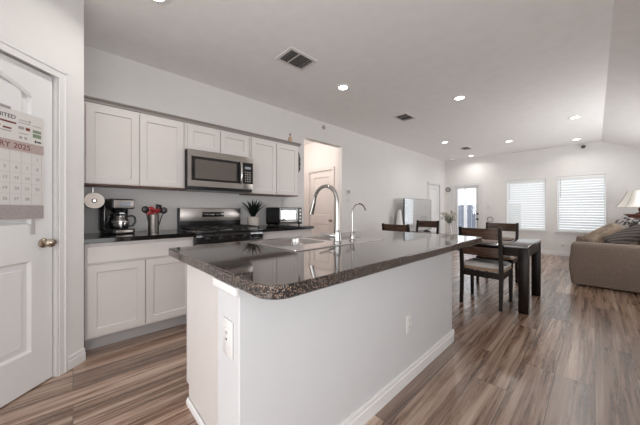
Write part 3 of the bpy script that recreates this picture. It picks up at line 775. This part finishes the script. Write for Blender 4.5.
# the two corners on the stove side are nearly square
def squarer(r):
    out = []
    for p in r:
        x, y, z = p
        out.append((x, y, z))
    return out
def outline(i, z):
    pts = []
    for cx, cy, a0, r in ((x1-.05, y1-.05, 0, .05), (x0+.02, y1-.02, 90, .02), (x0+.02, y0+.02, 180, .02), (x1-.085, y0+.085, 270, .085)):
        for k in range(9):
            a = math.radians(a0+90*k/8); pts.append((cx+(r-i)*math.cos(a), cy+(r-i)*math.sin(a), z))
    return pts
rings = [outline(i, z) for i, z in prof]
b.loops(rings, False, False)
hole_t = [(SX0, SY0, .914), (SX1, SY0, .914), (SX1, SY1, .914), (SX0, SY1, .914)]
hole_b = [(p[0], p[1], .869) for p in hole_t]
b.fill([rings[-1], hole_t]); b.fill([rings[0], hole_b]); b.loops([hole_t, hole_b], False, False)
tag(b.obj('island_countertop', 'granite', smooth=False), 'dark speckled polished countertop on the kitchen island', 'countertop')

# sink
t = thing('sink', 'stainless double-bowl drop-in sink set in the island countertop', 'sink', (0, 0, 0))
b = B(); zr = .9185
o_top = rrect(-1.685, -1.115, .885, 1.755, .025, zr, 5); o_low = rrect(-1.689, -1.111, .881, 1.759, .027, .9146, 5)
bowls = [rrect(-1.645, -1.285, .925, 1.295, .05, zr, 6), rrect(-1.645, -1.285, 1.345, 1.715, .05, zr, 6)]
b.fill([o_top]+bowls); b.loops([o_low, o_top], False, False)
for x0_, x1_, y0_, y1_ in ((-1.645, -1.285, .925, 1.295), (-1.645, -1.285, 1.345, 1.715)):
    R = [rrect(x0_, x1_, y0_, y1_, .05, zr, 6), rrect(x0_+.006, x1_-.006, y0_+.006, y1_-.006, .05, zr-.008, 6),
         rrect(x0_+.014, x1_-.014, y0_+.014, y1_-.014, .055, zr-.15, 6), rrect(x0_+.04, x1_-.04, y0_+.04, y1_-.04, .05, zr-.175, 6)]
    b.loops(R, False, True)
b.obj('basin', 'sink_steel', t)
for y in (1.11, 1.53): B().lathe([(0, 0), (.04, 0), (.042, .003), (.03, .004), (.028, .001), (0, .001)], (-1.465, y, .7445), 20).obj('drain', 'chrome', t)

# main faucet: tapered body, gooseneck spout reaching over the bowls, side lever
FX, FY, FZ = -1.215, 1.315, .9188
t = thing('kitchen_faucet', 'tall chrome gooseneck kitchen faucet with side lever at the sink', 'faucet', (FX, FY, FZ))
B().lathe([(0, 0), (.032, 0), (.032, .006), (.026, .012), (.0245, .06), (.024, .075), (.019, .085), (0, .086)], (0, 0, 0), 28).obj('body', 'chrome', t)
pts = [(0, 0, .08), (0, 0, .17), (0, 0, .27)]; rd = [.0185, .0155, .0135]
R_ = .118; cxx = -R_
for k in range(1, 17):
    a = math.radians(k*172/16); pts.append((cxx+R_*math.cos(a), 0, .27+R_*1.04*math.sin(a))); rd.append(.0128)
B().tube(pts, rd, 18).obj('spout', 'chrome', t)
e0 = Vector(pts[-1]); dirv = (e0-Vector(pts[-2])).normalized(); dirv = (dirv+Vector((-.16, 0, -.1))).normalized()
B().tube([tuple(e0), tuple(e0+dirv*.02), tuple(e0+dirv*.07), tuple(e0+dirv*.100)], [.0135, .0150, .0175, .0195], 18).obj('spray_head', 'chrome', t)
B().tube([(0, 0, .045), (-.022, -.026, .046), (-.035, -.042, .048)], [.018, .017, .015], 16).obj('lever_valve', 'chrome', t)
B().tube([(-.030, -.036, .048), (-.060, -.068, .058), (-.082, -.090, .066)], [.008, .0065, .0055], 10).obj('lever', 'chrome', t)
# filtered-water faucet
t = thing('filter_faucet', 'slim chrome drinking-water faucet right of the tall faucet', 'faucet', (-1.215, 1.475, .9188))
B().lathe([(0, 0), (.024, 0), (.024, .005), (.015, .010), (.0145, .055), (.010, .062), (0, .062)], (0, 0, 0), 22).obj('body', 'chrome', t)
pts = [(0, 0, .058), (0, 0, .20)]
ux, uy = .25, .97; R_ = .062
for k in range(1, 15):
    a = PI-math.radians(k*150/14); q = R_+R_*math.cos(a); pts.append((q*ux, q*uy, .20+R_*1.1*math.sin(a)))
pts.append((pts[-1][0]+.006*ux, pts[-1][1]+.006*uy, pts[-1][2]-.016))
B().tube(pts, .0058, 12).obj('spout', 'chrome', t)
B().tube([(0, .010, .05), (.004, .022, .062), (.008, .030, .088)], [.005, .0045, .004], 8).obj('lever', 'chrome', t)

# outlets and switches
def plate(name, label, cat, tf, kind='outlet', w_=.070, h_=.115, m='switch_plate'):
    t = thing(name, label, cat); t.matrix_world = tf       # local +y out of the wall
    B().box(-w_/2, w_/2, 0.0004, .006, -h_/2, h_/2, bev=.002).obj('cover_plate', m, t)
    if kind == 'outlet':
        for z in (.021, -.021):
            o = B().box(-.015, .015, .006, .008, z-.0145, z+.0145, bev=.0015).obj('socket', m, t)
            B().box(-.007, -.004, .008, .0083, z-.004, z+.006).box(.004, .007, .008, .0083, z-.004, z+.006).box(-.002, .002, .008, .0083, z-.011, z-.007).obj('slots', 'slot_dark', o, smooth=False)
    elif kind == 'gfci':
        o = B().box(-.018, .018, .006, .009, -.035, .035, bev=.0015).obj('socket', m, t)
        B().box(-.005, .005, .009, .0105, -.006, .000).obj('test_button', 'slot_dark', o, smooth=False)
        B().box(-.007, -.003, .009, .0094, .016, .026).box(.003, .007, .009, .0094, .016, .026).obj('slots', 'slot_dark', o, smooth=False)
    else:
        B().box(-.012, .012, .006, .010, -.02, .02, bev=.002).obj('rocker', m, t)
    return t
RXP = lambda x, y, z: Matrix.Translation((x, y, z)) @ Matrix.Rotation(-PI/2, 4, 'Z')   # local +y -> +x
RYM = lambda x, y, z: Matrix.Translation((x, y, z)) @ Matrix.Rotation(PI, 4, 'Z')       # local +y -> -y
plate('outlet', 'white outlet on the narrow end of the island knee wall', 'outlet', RYM(-.94, .4215, .665), 'gfci', .078, .135)
plate('outlet', 'white outlet low on the long side of the island', 'outlet', RXP(-.8565, 1.625, .385))
plate('light_switch', 'small white wall switch below the thermostat', 'switch', RXP(WX, 3.97, 1.34), 'switch')
plate('light_switch', 'white wall switch between the garden door and the first window', 'switch', RYM(-2.16, FARY, 1.24), 'switch')
plate('outlet', 'white outlet low on the far wall under the window nearer the sofa', 'outlet', RYM(-.55, FARY, .28))
plate('outlet', 'white outlet on the backsplash above the toaster oven', 'outlet', RXP(WX, 2.40, 1.26))
t = thing('thermostat', 'grey thermostat on the kitchen wall right of the hall opening', 'thermostat'); t.matrix_world = RXP(WX, 3.955, 1.50)
B().box(-.062, .062, .0004, .022, -.048, .048, bev=.004).obj('housing', 'switch_plate', t)
B().box(-.045, .030, .022, .0228, -.026, .030).obj('screen', 'thermostat_grey', t, smooth=False)
t = thing('motion_sensor', 'small round sensor high on the wall above the hall opening', 'sensor'); t.matrix_world = RXP(WX, 3.29, 2.635)
B().lathe([(0, .0004), (.035, .0004), (.035, .018), (.022, .028), (0, .030)], (0, 0, 0), 24, 'Y').obj('housing', 'thermostat_grey', t)
t = thing('wall_clock', 'small round dark wall clock beside the garden door at the corner', 'clock'); t.matrix_world = RYM(-3.285, FARY, 1.80)
B().lathe([(0, .0004), (.078, .0004), (.078, .02), (.068, .024), (.064, .016), (0, .016)], (0, 0, 0), 32, 'Y').obj('rim', 'tv_bezel', t)
B().lathe([(0, .0162), (.062, .0162), (.062, .0175), (0, .0175)], (0, 0, 0), 32, 'Y').obj('dial', 'thermostat_grey', t)
t = thing('security_camera', 'small black security camera high on the far wall near the ceiling peak', 'camera'); t.matrix_world = RYM(-.19, FARY, 2.645)
B().lathe([(0, .0004), (.03, .0004), (.03, .01), (.01, .014), (.01, .03), (0, .03)], (0, 0, 0), 20, 'Y').obj('mount', 'white_plastic', t)
B().lathe([(0, .028), (.034, .034), (.042, .055), (.036, .08), (0, .088)], (0, 0, 0), 20, 'Y').obj('camera_body', 'rod_black', t)
t = thing('smoke_detector', 'white round smoke detector on the ceiling at the far corner', 'smoke detector', (-3.08, 8.62, CEIL))
B().lathe([(0, -.0004), (.07, -.0004), (.07, -.02), (.055, -.038), (0, -.040)], (0, 0, 0), 28).obj('housing', 'white_plastic', t)
# wire ring
pts = [(-.075*math.cos(a*PI/12), -.012, .075*math.sin(a*PI/12)) for a in range(25)]
t = thing('wire_ring', 'thin dark wire ring hanging on the far wall above the farther dining chair', 'wall decor', (-2.11, FARY, .86))
B().tube(pts, .006, 8).obj('ring', 'rod_black', t)
B().tube([(0, -.0005, .075), (0, -.014, .075)], .004, 8).obj('hook', 'rod_black', t)

# ================================================================ CEILING FIXTURES
def downlight(x, y, label, power=4.0):
    t = thing('ceiling_light', label, 'ceiling light', (x, y, CEIL), 0, 'round recessed ceiling lights')
    B().lathe([(.058, -.001), (.088, -.0005), (.088, -.006), (.064, -.012), (.058, -.010)], (0, 0, 0), 32, closed=True).obj('trim_ring', 'white_plastic', t)
    B().lathe([(0, -.0008), (.0575, -.0008), (.0575, -.008), (0, -.008)], (0, 0, 0), 28).obj('lens', 'lamp_glow', t)
    ld = bpy.data.lights.new('downlight_lamp', 'AREA'); ld.shape = 'DISK'; ld.size = .11; ld.energy = power; ld.color = (1.0, .97, .93); ld.spread = math.radians(150)
    lo = bpy.data.objects.new('lamp', ld); COL.objects.link(lo); lo.parent = t; lo.location = (0, 0, -.015)
for x, y, l in ((-2.241, 2.533, 'round recessed ceiling light beside the large vent, near the hall opening'),
                (-1.317, 3.965, 'round recessed ceiling light above the dining table'),
                (-.235, 6.229, 'round recessed ceiling light nearest the sofa'),
                (-2.413, 6.313, 'recessed ceiling light on the left, before the small far vent'),
                (-1.363, 7.292, 'recessed ceiling light in front of the first far window'),
                (-.285, 8.184, 'recessed ceiling light close to the far wall and security camera'),
                (-2.488, 8.427, 'recessed ceiling light in front of the glazed garden door'),
                (-2.224, .44, 'recessed ceiling light over the kitchen aisle at the top edge of the photo')): downlight(x, y, l)
def vent(x, y, wx, wy, label, nsl):
    t = thing('ceiling_vent', label, 'vent', (x, y, CEIL), 0, 'rectangular ceiling air vents')
    hx, hy = wx/2, wy/2
    B().box(-hx+.02, hx-.02, -hy+.02, hy-.02, -.004, -.001).obj('duct_opening', 'vent_dark', t, smooth=False)
    b = B()
    for q in ((-hx, -hx+.03), (hx-.03, hx)): b.box(q[0], q[1], -hy, hy, -.010, -.0005)
    for q in ((-hy, -hy+.03), (hy-.03, hy)): b.box(-hx+.03, hx-.03, q[0], q[1], -.010, -.0005)
    b.box(-hx+.03, hx-.03, -.006-hy*.25, .006-hy*.25, -.010, -.0035)
    b.obj('frame', 'vent_white', t, smooth=False)
    b = B(); b2 = B()
    for i in range(nsl):
        yy = -hy+.036+(2*hy-.072)*(i+.5)/nsl
        (b2 if i > nsl*.7 else b).box(-hx+.03, hx-.03, -.007, .007, -.0006, .0006, tf=Matrix.Translation((0, yy, -.009)) @ Matrix.Rotation(math.radians(50 if i > nsl*.7 else -48), 4, 'X'))
    b.obj('louvres', 'vent_dark', t, smooth=False); b2.obj('pale_louvres', 'vent_white', t, smooth=False)
vent(-2.165, 1.715, .27, .36, 'large ceiling vent nearest the camera, above the stove side', 9)
vent(-2.235, 4.12, .25, .36, 'middle ceiling vent between two recessed lights', 9)
vent(-2.276, 7.32, .22, .34, 'small far ceiling vent toward the garden door', 7)
# hall ceiling lamp
t = thing('hall_ceiling_lamp', 'ceiling lamp inside the small hall', 'ceiling light', (-4.3, 3.2, CEIL))
B().lathe([(0, -.0005), (.13, -.0005), (.13, -.03), (.09, -.07), (0, -.085)], (0, 0, 0), 28).obj('lens', 'lamp_glow', t)
ld = bpy.data.lights.new('hall_lamp', 'POINT'); ld.energy = 14; ld.color = (1, .92, .87); ld.shadow_soft_size = .12
lo = bpy.data.objects.new('lamp', ld); COL.objects.link(lo); lo.parent = t; lo.location = (0, 0, -.25)

# ================================================================ DINING SET
t = thing('dining_table', 'dark espresso rectangular dining table with thick square legs', 'table', (0, 0, 0))
TX0, TX1, TY0, TY1 = -2.52, -.495, 3.58, 4.545
B().box(TX0, TX1, TY0, TY1, .712, .742, bev=.003).obj('tabletop', 'tabletop_wood', t)
b = B().box(TX0+.09, TX1-.09, TY0+.008, TY0+.028, .62, .711).box(TX0+.09, TX1-.09, TY1-.028, TY1-.008, .62, .711)
b.box(TX0+.008, TX0+.028, TY0+.09, TY1-.09, .62, .711).box(TX1-.028, TX1-.008, TY0+.09, TY1-.09, .62, .711)
b.obj('apron', 'table_wood', t, smooth=False)
for x in (TX0+.002, TX1-.092):
    for y in (TY0+.002, TY1-.092): B().box(x, x+.09, y, y+.09, 0, .711, bev=.003).obj('leg', 'table_wood', t)

def make_chair(label):
    t = thing('dining_chair', label, 'chair', (0, 0, 0), 0, 'dark wooden dining chairs around the table')
    # local: front toward +y, origin on the floor under the seat centre
    wf, wb = .215, .205
    for s in (-1, 1):
        B().loops([[(s*wb-.017, -.255, 0), (s*wb+.017, -.255, 0), (s*wb+.017, -.215, 0), (s*wb-.017, -.215, 0)],
                   [(s*wb-.019, -.235, .42), (s*wb+.019, -.235, .42), (s*wb+.019, -.192, .42), (s*wb-.019, -.192, .42)],
                   [(s*wb-.018, -.262, .70), (s*wb+.018, -.262, .70), (s*wb+.018, -.225, .70), (s*wb-.018, -.225, .70)],
                   [(s*wb-.016, -.292, .935), (s*wb+.016, -.292, .935), (s*wb+.016, -.262, .935), (s*wb-.016, -.262, .935)]]).obj('leg', 'chair_wood', t)
        B().loops([[(s*wf-.016, .195, 0), (s*wf+.016, .195, 0), (s*wf+.016, .228, 0), (s*wf-.016, .228, 0)],
                   [(s*wf-.020, .190, .42), (s*wf+.020, .190, .42), (s*wf+.020, .232, .42), (s*wf-.020, .232, .42)]]).obj('leg', 'chair_wood', t)
    def rail(name, z0, z1, ya, m, bow=.018):
        b = B(); n = 10; rings = []
        for i in range(n+1):
            x = -wb+.016+(2*wb-.032)*i/n; o = -bow*(1-(2*i/n-1)**2)
            yl = ya+o; yt = ya-(z1-z0)*.11+o
            rings.append([(x, yl-.010, z0), (x, yl+.010, z0), (x, yt+.010, z1), (x, yt-.010, z1)])
        b.loops(rings); b.obj(name, m, t, smooth=False)
    rail('top_rail', .80, .925, -.258, 'rail_wood'); rail('lower_rail', .605, .70, -.236, 'rail_wood')
    b = B().box(-.196, .196, .198, .222, .345, .415).box(-.188, .188, -.226, -.204, .345, .415)
    for s in (-1, 1): b.box(s*.210-.011, s*.210+.011, -.194, .192, .345, .415)
    b.obj('seat_frame', 'chair_wood', t, smooth=False)
    rings = []
    for ins, z in ((.012, .416), (0, .424), (0, .446), (.006, .452)): rings.append(rrect(-.225+ins, .225-ins, -.19+ins, .238-ins, .04, z))
    cu = B().loops(rings).obj('seat_cushion', 'cushion_tan', t)
    cu['label'] = 'cream topped seat cushion with tan edge'
    rings = []
    for ins, z in ((.008, .4522), (0, .462), (.004, .482), (.03, .497), (.09, .506)): rings.append(rrect(-.225+ins, .225-ins, -.19+ins, .238-ins, .04, z))
    B().loops(rings).obj('cushion_top', 'cushion_cream', cu)
    B().tube([(-.222+.444*k/12, -.05-.06*math.sin(PI*k/12), .492+.012*math.sin(PI*k/12)) for k in range(13)], .006, 8).obj('dark_band', 'rod_black', cu)
    return t
c0 = make_chair('dark wooden dining chair nearest the camera, light cushion, tucked under the table')
c0.location = (-.935, 3.735, 0)
dup(c0, (-1.045, 4.80, 0), PI, 'dark wooden dining chair on the window side, right behind the nearest chair')
dup(c0, (-2.035, 3.735, 0), 0, 'dining chair whose brown back shows left of the others beyond the island')
dup(c0, (-2.27, 4.80, 0), PI, 'dining chair on the window side whose back shows left of the flower vase')
# placemats
def mat_on_table(x, y, rz, label):
    o = B().box(-.21, .21, -.145, .145, 0, .005, bev=.002).obj('placemat', 'placemat'); o.location = (x, y, .7425); o.rotation_euler = (0, 0, rz)
    tag(o, label, 'placemat', 'brown placemats on the dining table')
mat_on_table(-.90, 3.77, 0, 'brown woven placemat before the chair nearest the camera')
mat_on_table(-.98, 4.33, 0, 'brown woven placemat before the right chair on the window side')
mat_on_table(-2.03, 3.77, 0, 'brown woven placemat before the left chair on the near side')
mat_on_table(-2.2, 4.33, 0, 'brown woven placemat before the left chair on the window side')
# vase of flowers
t = thing('flower_vase', 'pale vase of small cream flowers in the middle of the dining table', 'vase', (-1.49, 4.06, .7425))
B().lathe([(0, 0), (.036, 0), (.042, .01), (.045, .06), (.036, .11), (.024, .15), (.025, .19), (.034, .205), (.030, .205), (.021, .185), (.020, .15), (0, .148)], (0, 0, 0), 28).obj('vase', 'vase_ceramic', t)
b = B(); f = B(); rnd = random.Random(5)
for i in range(34):
    a = rnd.random()*2*PI; r = .02+.085*rnd.random(); h = .23+.15*rnd.random()*(1.2-r*4)+.02
    tip = Vector((r*math.cos(a), r*math.sin(a), h))
    b.tube([(tip.x*.1, tip.y*.1, .17), (tip.x*.45, tip.y*.45, .22+.2*(h-.22)), tuple(tip)], .0022, 5)
    for k in range(5):
        q = tip+Vector(((rnd.random()-.5)*.03, (rnd.random()-.5)*.03, (rnd.random()-.5)*.025))
        tb = bmesh.new(); bmesh.ops.create_icosphere(tb, subdivisions=1, radius=.010+.006*rnd.random()); f._merge(tb, tf=Matrix.Translation(q) @ Matrix.Scale(.6, 4, (0, 0, 1)))
b.obj('stems', 'stem_green', t); f.obj('blossoms', 'petal', t)

# ================================================================ LIVING ROOM
# media console, television, lamp by the left wall
t = thing('media_console', 'low pale media console under the television on the left wall', 'console', (WX+.02, 5.45, 0))
b = B().box(0, .40, 0, 1.85, .52, .55, bev=.004).box(0.01, .39, .01, .03, .06, .52).box(.01, .39, 1.82, 1.84, .06, .52).box(.01, .39, .01, 1.84, .06, .08).box(.005, .015, .01, 1.84, .06, .52)
b.box(.02, .39, .61, .63, .08, .52).box(.02, .39, 1.22, 1.24, .08, .52)
b.obj('frame', 'console_paint', t, smooth=False)
for y in (.63, ): B().box(.02, .38, y, 1.22, .29, .305).obj('shelf', 'console_paint', t, smooth=False)
for y in (.035, 1.245): 
    d = B().box(.391, .408, y, y+.57, .085, .515, bev=.003).obj('door', 'console_paint', t)
    B().cyl((.408, y+.285, .30), .012, .02, 'X').obj('knob', 'chrome', d)
for x in (.03, .34):
    for y in (.04, 1.78): B().box(x, x+.03, y, y+.03, 0, .06).obj('leg', 'console_paint', t)
t = thing('television', 'large flat television on the console, its screen mirroring the bright room', 'television', (-3.10, 5.69, .5505))
TW, TB, TT = 1.47, .05, .87
b = B().box(-.028, .0, 0, TW, TB, TT, bev=.003); b.obj('case', 'tv_bezel', t)
B().box(.0003, .002, .012, TW-.03, TB+.018, TT-.010).obj('screen', 'tv_screen', t, smooth=False)
for y in (.25, TW-.25): B().prism([(-.11, 0), (.11, 0), (.11, .006), (.004, .06), (-.03, .06), (-.11, .006)], y-.01, y+.01, 'Y').obj('stand_foot', 'tv_bezel', t)
t = thing('accent_lamp', 'tall white tapered accent lamp left of the television', 'lamp', (-3.16, 5.57, .5505))
B().lathe([(0, 0), (.07, 0), (.07, .012), (.02, .02), (.014, .20), (0, .20)], (0, 0, 0), 24).obj('base', 'white_plastic', t)
B().lathe([(.085, 0), (.036, .40), (.034, .40), (.082, 0)], (0, 0, .19), 28, closed=True).obj('lamp_shade', 'white_plastic', t)

# sofa, facing the television (front toward -x)
def cushion(b, cx, cy, cz_, sx, sy, sz, tf=None, n=14, p=3.2, mi=0):
    t = bmesh.new(); bmesh.ops.create_cube(t, size=2); bmesh.ops.subdivide_edges(t, edges=t.edges[:], cuts=n, use_grid_fill=True)
    for v in t.verts:
        q = v.co; l = (abs(q.x)**p+abs(q.y)**p+abs(q.z)**p)**(1/p); u_ = q/l
        v.co = Vector((cx+u_.x*sx, cy+u_.y*sy, cz_+u_.z*sz))
    b._merge(t, mi, tf); return b
t = thing('sofa', 'beige woven fabric sofa seen from its rounded arm end', 'sofa', (-.265, 5.52, 0))
SL = 1.86; SD = .96
def arm(y0, y1):
    b = B(); rings = []
    #   outer shape swells slightly at mid height, rolled top
    for ins, z in ((.030, .018), (.012, .03), (.004, .10), (-.012, .25), (-.010, .38), (.004, .50), (.006, .57), (.018, .620), (.045, .645), (.085, .652)):
        rings.append(rrect(0+ins, SD-ins, y0+ins*.8, y1-ins*.8, .05, z, 6))
    b.loops(rings); return b
arm(0, .25).obj('arm', 'sofa_fabric', t); arm(SL-.25, SL).obj('arm', 'sofa_fabric', t)
B().box(.06, SD-.02, .245, SL-.245, .06, .30, bev=.02).obj('seat_base', 'sofa_fabric', t)
b = B(); b.box(SD-.26, SD, .2, SL-.2, .06, .80, bev=.06, seg=4); b.obj('back', 'sofa_fabric', t)
for k in range(2):
    y = .25+(SL-.5)/4*(1+2*k)
    o = cushion(B(), .36, y, .42, .36, (SL-.5)/4-.002, .12, p=6).obj('seat_cushion', 'sofa_fabric', t)
    o = cushion(B(), SD-.32, y, .60, .08, (SL-.5)/4-.01, .17, p=4).obj('back_cushion', 'sofa_fabric', t)
for x in (.06, SD-.10):
    for y in (.06, SL-.10): B().box(x, x+.04, y, y+.04, 0, .024).obj('foot', 'black_plastic', t)
def pillow(name, label, loc, rot, s, m, n=16):
    b = B(); t2 = bmesh.new(); bmesh.ops.create_grid(t2, x_segments=n, y_segments=n, size=1)
    top = []
    for v in t2.verts:
        x, y = v.co.x, v.co.y; pu = ((1-x**4)*(1-y**4))
        k = 1-.08*(1-(abs(x*y)))*(max(abs(x), abs(y))**3)
        top.append((x*k, y*k, max(pu, 0)**.5))
    fs = [[v.index for v in f.verts] for f in t2.faces]; t2.free()
    for sg in (1, -1):
        vs = [b.bm.verts.new((p[0]*s[0], p[1]*s[1], sg*p[2]*s[2])) for p in top]
        for f in fs: b.bm.faces.new([vs[i] for i in (f if sg > 0 else f[::-1])])
    bmesh.ops.remove_doubles(b.bm, verts=b.bm.verts[:], dist=1e-4)
    o = b.obj(name, m); o.location = loc; o.rotation_euler = rot
    tag(o, label, 'pillow', 'throw pillows on the sofa'); return o
pillow('throw_pillow', 'tan mottled throw pillow leaning on the far side of the sofa', (.11, 6.36, .73), (math.radians(12), math.radians(-36), .15), (.25, .25, .085), 'pillow_tan')
pillow('throw_pillow', 'black and grey spotted throw pillow at the top of the pile', (.33, 6.72, .86), (math.radians(10), math.radians(-58), .35), (.19, .21, .07), 'pillow_spots')
pillow('throw_pillow', 'dark striped throw pillow nearest the sofa arm', (.36, 5.98, .745), (math.radians(16), math.radians(-33), .05), (.27, .22, .085), 'pillow_stripe')
pillow('throw_pillow', 'white throw pillow behind the dark striped one', (.55, 6.30, .84), (math.radians(8), math.radians(-60), .1), (.21, .22, .075), 'pillow_white')

# corner cabinet and table lamp
t = thing('side_cabinet', 'tall dark cherry cabinet behind the sofa under the table lamp', 'cabinet', (.40, 7.62, 0))
B().box(.03, .67, .03, .57, 0, 1.03, bev=.004).obj('body', 'cherry_wood', t)
B().box(0, .70, 0, .60, 1.03, 1.062, bev=.008).obj('top', 'cherry_wood', t)
B().box(.01, .69, .01, .59, 0, .09, bev=.004).obj('plinth', 'cherry_wood', t)
for k in range(2):
    d = B().box(.06+k*.30, .34+k*.30, .012, .029, .12, 1.0, bev=.003).obj('door', 'cherry_wood', t)
    B().lathe([(0, 0), (.01, -.004), (.012, -.018), (0, -.022)], (.315+k*.05, .012, .6), 12, 'Y').obj('knob', 'nickel', d)
t = thing('table_lamp', 'table lamp with cream bell shade and dark base on the cherry cabinet', 'lamp', (.60, 7.88, 1.0625))
B().lathe([(0, 0), (.07, 0), (.072, .012), (.03, .03), (.018, .05), (.03, .075), (.034, .10), (.016, .125), (.010, .15), (0, .15)], (0, 0, 0), 28).obj('base', 'lamp_wood', t)
B().cyl((0, 0, .148), .006, .30, seg=12).obj('stem', 'nickel', t)
sh = B(); n = 6; rings = []
for k in range(13):
    s_ = k/12; R = .335-.155*s_**.62-.02*s_; z = .135+.315*s_
    rings.append([(R*(1 - .04*math.cos(8*a*2*PI/64))*math.cos(a*2*PI/64), R*(1-.04*math.cos(8*a*2*PI/64))*math.sin(a*2*PI/64), z) for a in range(64)])
sh.loops(rings, False, False); so = sh.obj('lamp_shade', 'shade_cream', t)
b = B()
for a in range(8):
    an = 2*PI*(a+.5)/8-.28; pp = []
    for k in range(9):
        s_ = k/8; R = .342-.155*s_**.62-.02*s_; pp.append((R*.975*math.cos(an), R*.975*math.sin(an), .135+.315*s_))
    b.tube(pp, .007, 6)
b.obj('shade_ribs', 'shade_band', so)
pp = [(.332*math.cos(a*PI/16), .332*math.sin(a*PI/16), .137) for a in range(33)]
B().tube(pp, .007, 8).obj('shade_trim', 'shade_cream', so)

# ================================================================ WALL CALENDAR on the pantry door
CW, CZ0, CZ1 = .42, 1.085, 1.735
t = thing('wall_calendar', 'large February 2025 wall calendar hanging on the white pantry door', 'calendar')
t.matrix_world = DT @ Matrix.Translation((.272+CW/2, -.0132, 0)) @ Matrix.Rotation(0, 4, 'Z')
# local x: toward +x is the viewer's left, so mirror the layout: s(u) with u from the viewer's left
def S(u): return CW/2-u
B().box(-CW/2, CW/2, 0, .0022, CZ0, CZ1).obj('sheet', 'calendar_paper', t, smooth=False)
Yf = .0023
def rect(name, m, rs, lift=0.0):
    b = B()
    for u0, u1, z0, z1 in rs: b.box(S(u1), S(u0), Yf+lift, Yf+.0004+lift, z0, z1)
    return b.obj(name, m, t, smooth=False)
rect('footer_band', 'footer_mauve', [(0, CW, CZ0, CZ0+.085)])
rect('month_band', 'print_pink', [(0.0, CW, 1.495, 1.555)])
rect('red_strip', 'print_maroon', [(.02, .27, 1.652, 1.662)])
gz0, gz1 = CZ0+.09, 1.49
cols = [.012+k*.0565 for k in range(8)]; rows = [gz0+(gz1-gz0)*k/5 for k in range(6)]
rect('grid_lines', 'print_line', [(c2-.0006, c2+.0006, gz0, gz1) for c2 in cols]+[(cols[0], cols[-1], r-.0006, r+.0006) for r in rows])
MT = lambda u, z: Matrix.Translation((S(u), Yf+.0006, z)) @ Matrix.Rotation(PI, 4, 'Z') @ Matrix.Rotation(PI/2, 4, 'X')
def join(meshes, name, m):
    bm = bmesh.new()
    for me in meshes: bm.from_mesh(me); bpy.data.meshes.remove(me)
    me = bpy.data.meshes.new(name); bm.to_mesh(me); bm.free(); me.materials.append(M[m])
    for p in me.polygons: p.material_index = 0
    o = bpy.data.objects.new(name, me); COL.objects.link(o); o.parent = t; return o
join([text('UNITED', .033, 'print_black', t, MT(.208, 1.690))], 'title_lettering', 'print_black')
join([text('FEBRUARY 2025', .046, 'print_maroon', t, MT(.185, 1.523))], 'month_lettering', 'print_maroon')
for d in range(1, 29):
    k = d+5; r, c2 = k//7, k % 7
    join([text(str(d), .026, 'print_black', t, MT(cols[c2]+.032, rows[4-r]+(rows[1]-rows[0])*.50))], 'day_number', 'print_grey')
# sponsor panels in the header, kept as small blank coloured blocks and bars
for q in [(.285, .33, 1.683, 1.688), (.335, .345, 1.68, 1.695), (.28, .345, 1.668, 1.673), (.355, .405, 1.668, 1.672), (.28, .31, 1.630, 1.648), (.285, .33, 1.604, 1.609), (.19, .245, 1.600, 1.606), (.02, .09, 1.60, 1.606), (.10, .17, 1.578, 1.583), (.285, .30, 1.573, 1.588), (.312, .325, 1.573, 1.588)]: rect('header_mark', 'print_grey', [q])
rect('gold_mark', 'print_gold', [(.05, .10, 1.622, 1.64), (.14, .195, 1.622, 1.634)])
rect('green_mark', 'print_green', [(.357, .405, 1.628, 1.646), (.357, .405, 1.598, 1.622)])
rect('red_mark', 'print_maroon', [(.205, .245, 1.615, 1.625), (.318, .342, 1.630, 1.648)])
rect('dark_mark', 'print_black', [(.368, .378, 1.566, 1.582), (.382, .405, 1.568, 1.578)])
ft = []
for r in range(4):
    for k in range(7):
        u = cols[k]+.006; ft.append((u, u+.045*(.7+.3*((k*3+r) % 4)/3), CZ0+.014+r*.018, CZ0+.017+r*.018))
rect('footer_print', 'print_grey', ft, .0005)
o = B().box(S(.24), S(.18), .0, .006, CZ1-.002, CZ1+.012, bev=.002).obj('hanging_clip', 'print_grey', t)
# cord/strap hanging below the sheet
B().box(S(.372), S(.352), -.0006, .0012, CZ0-.10, CZ0+.001).obj('hanging_strap', 'print_line', t, smooth=False)
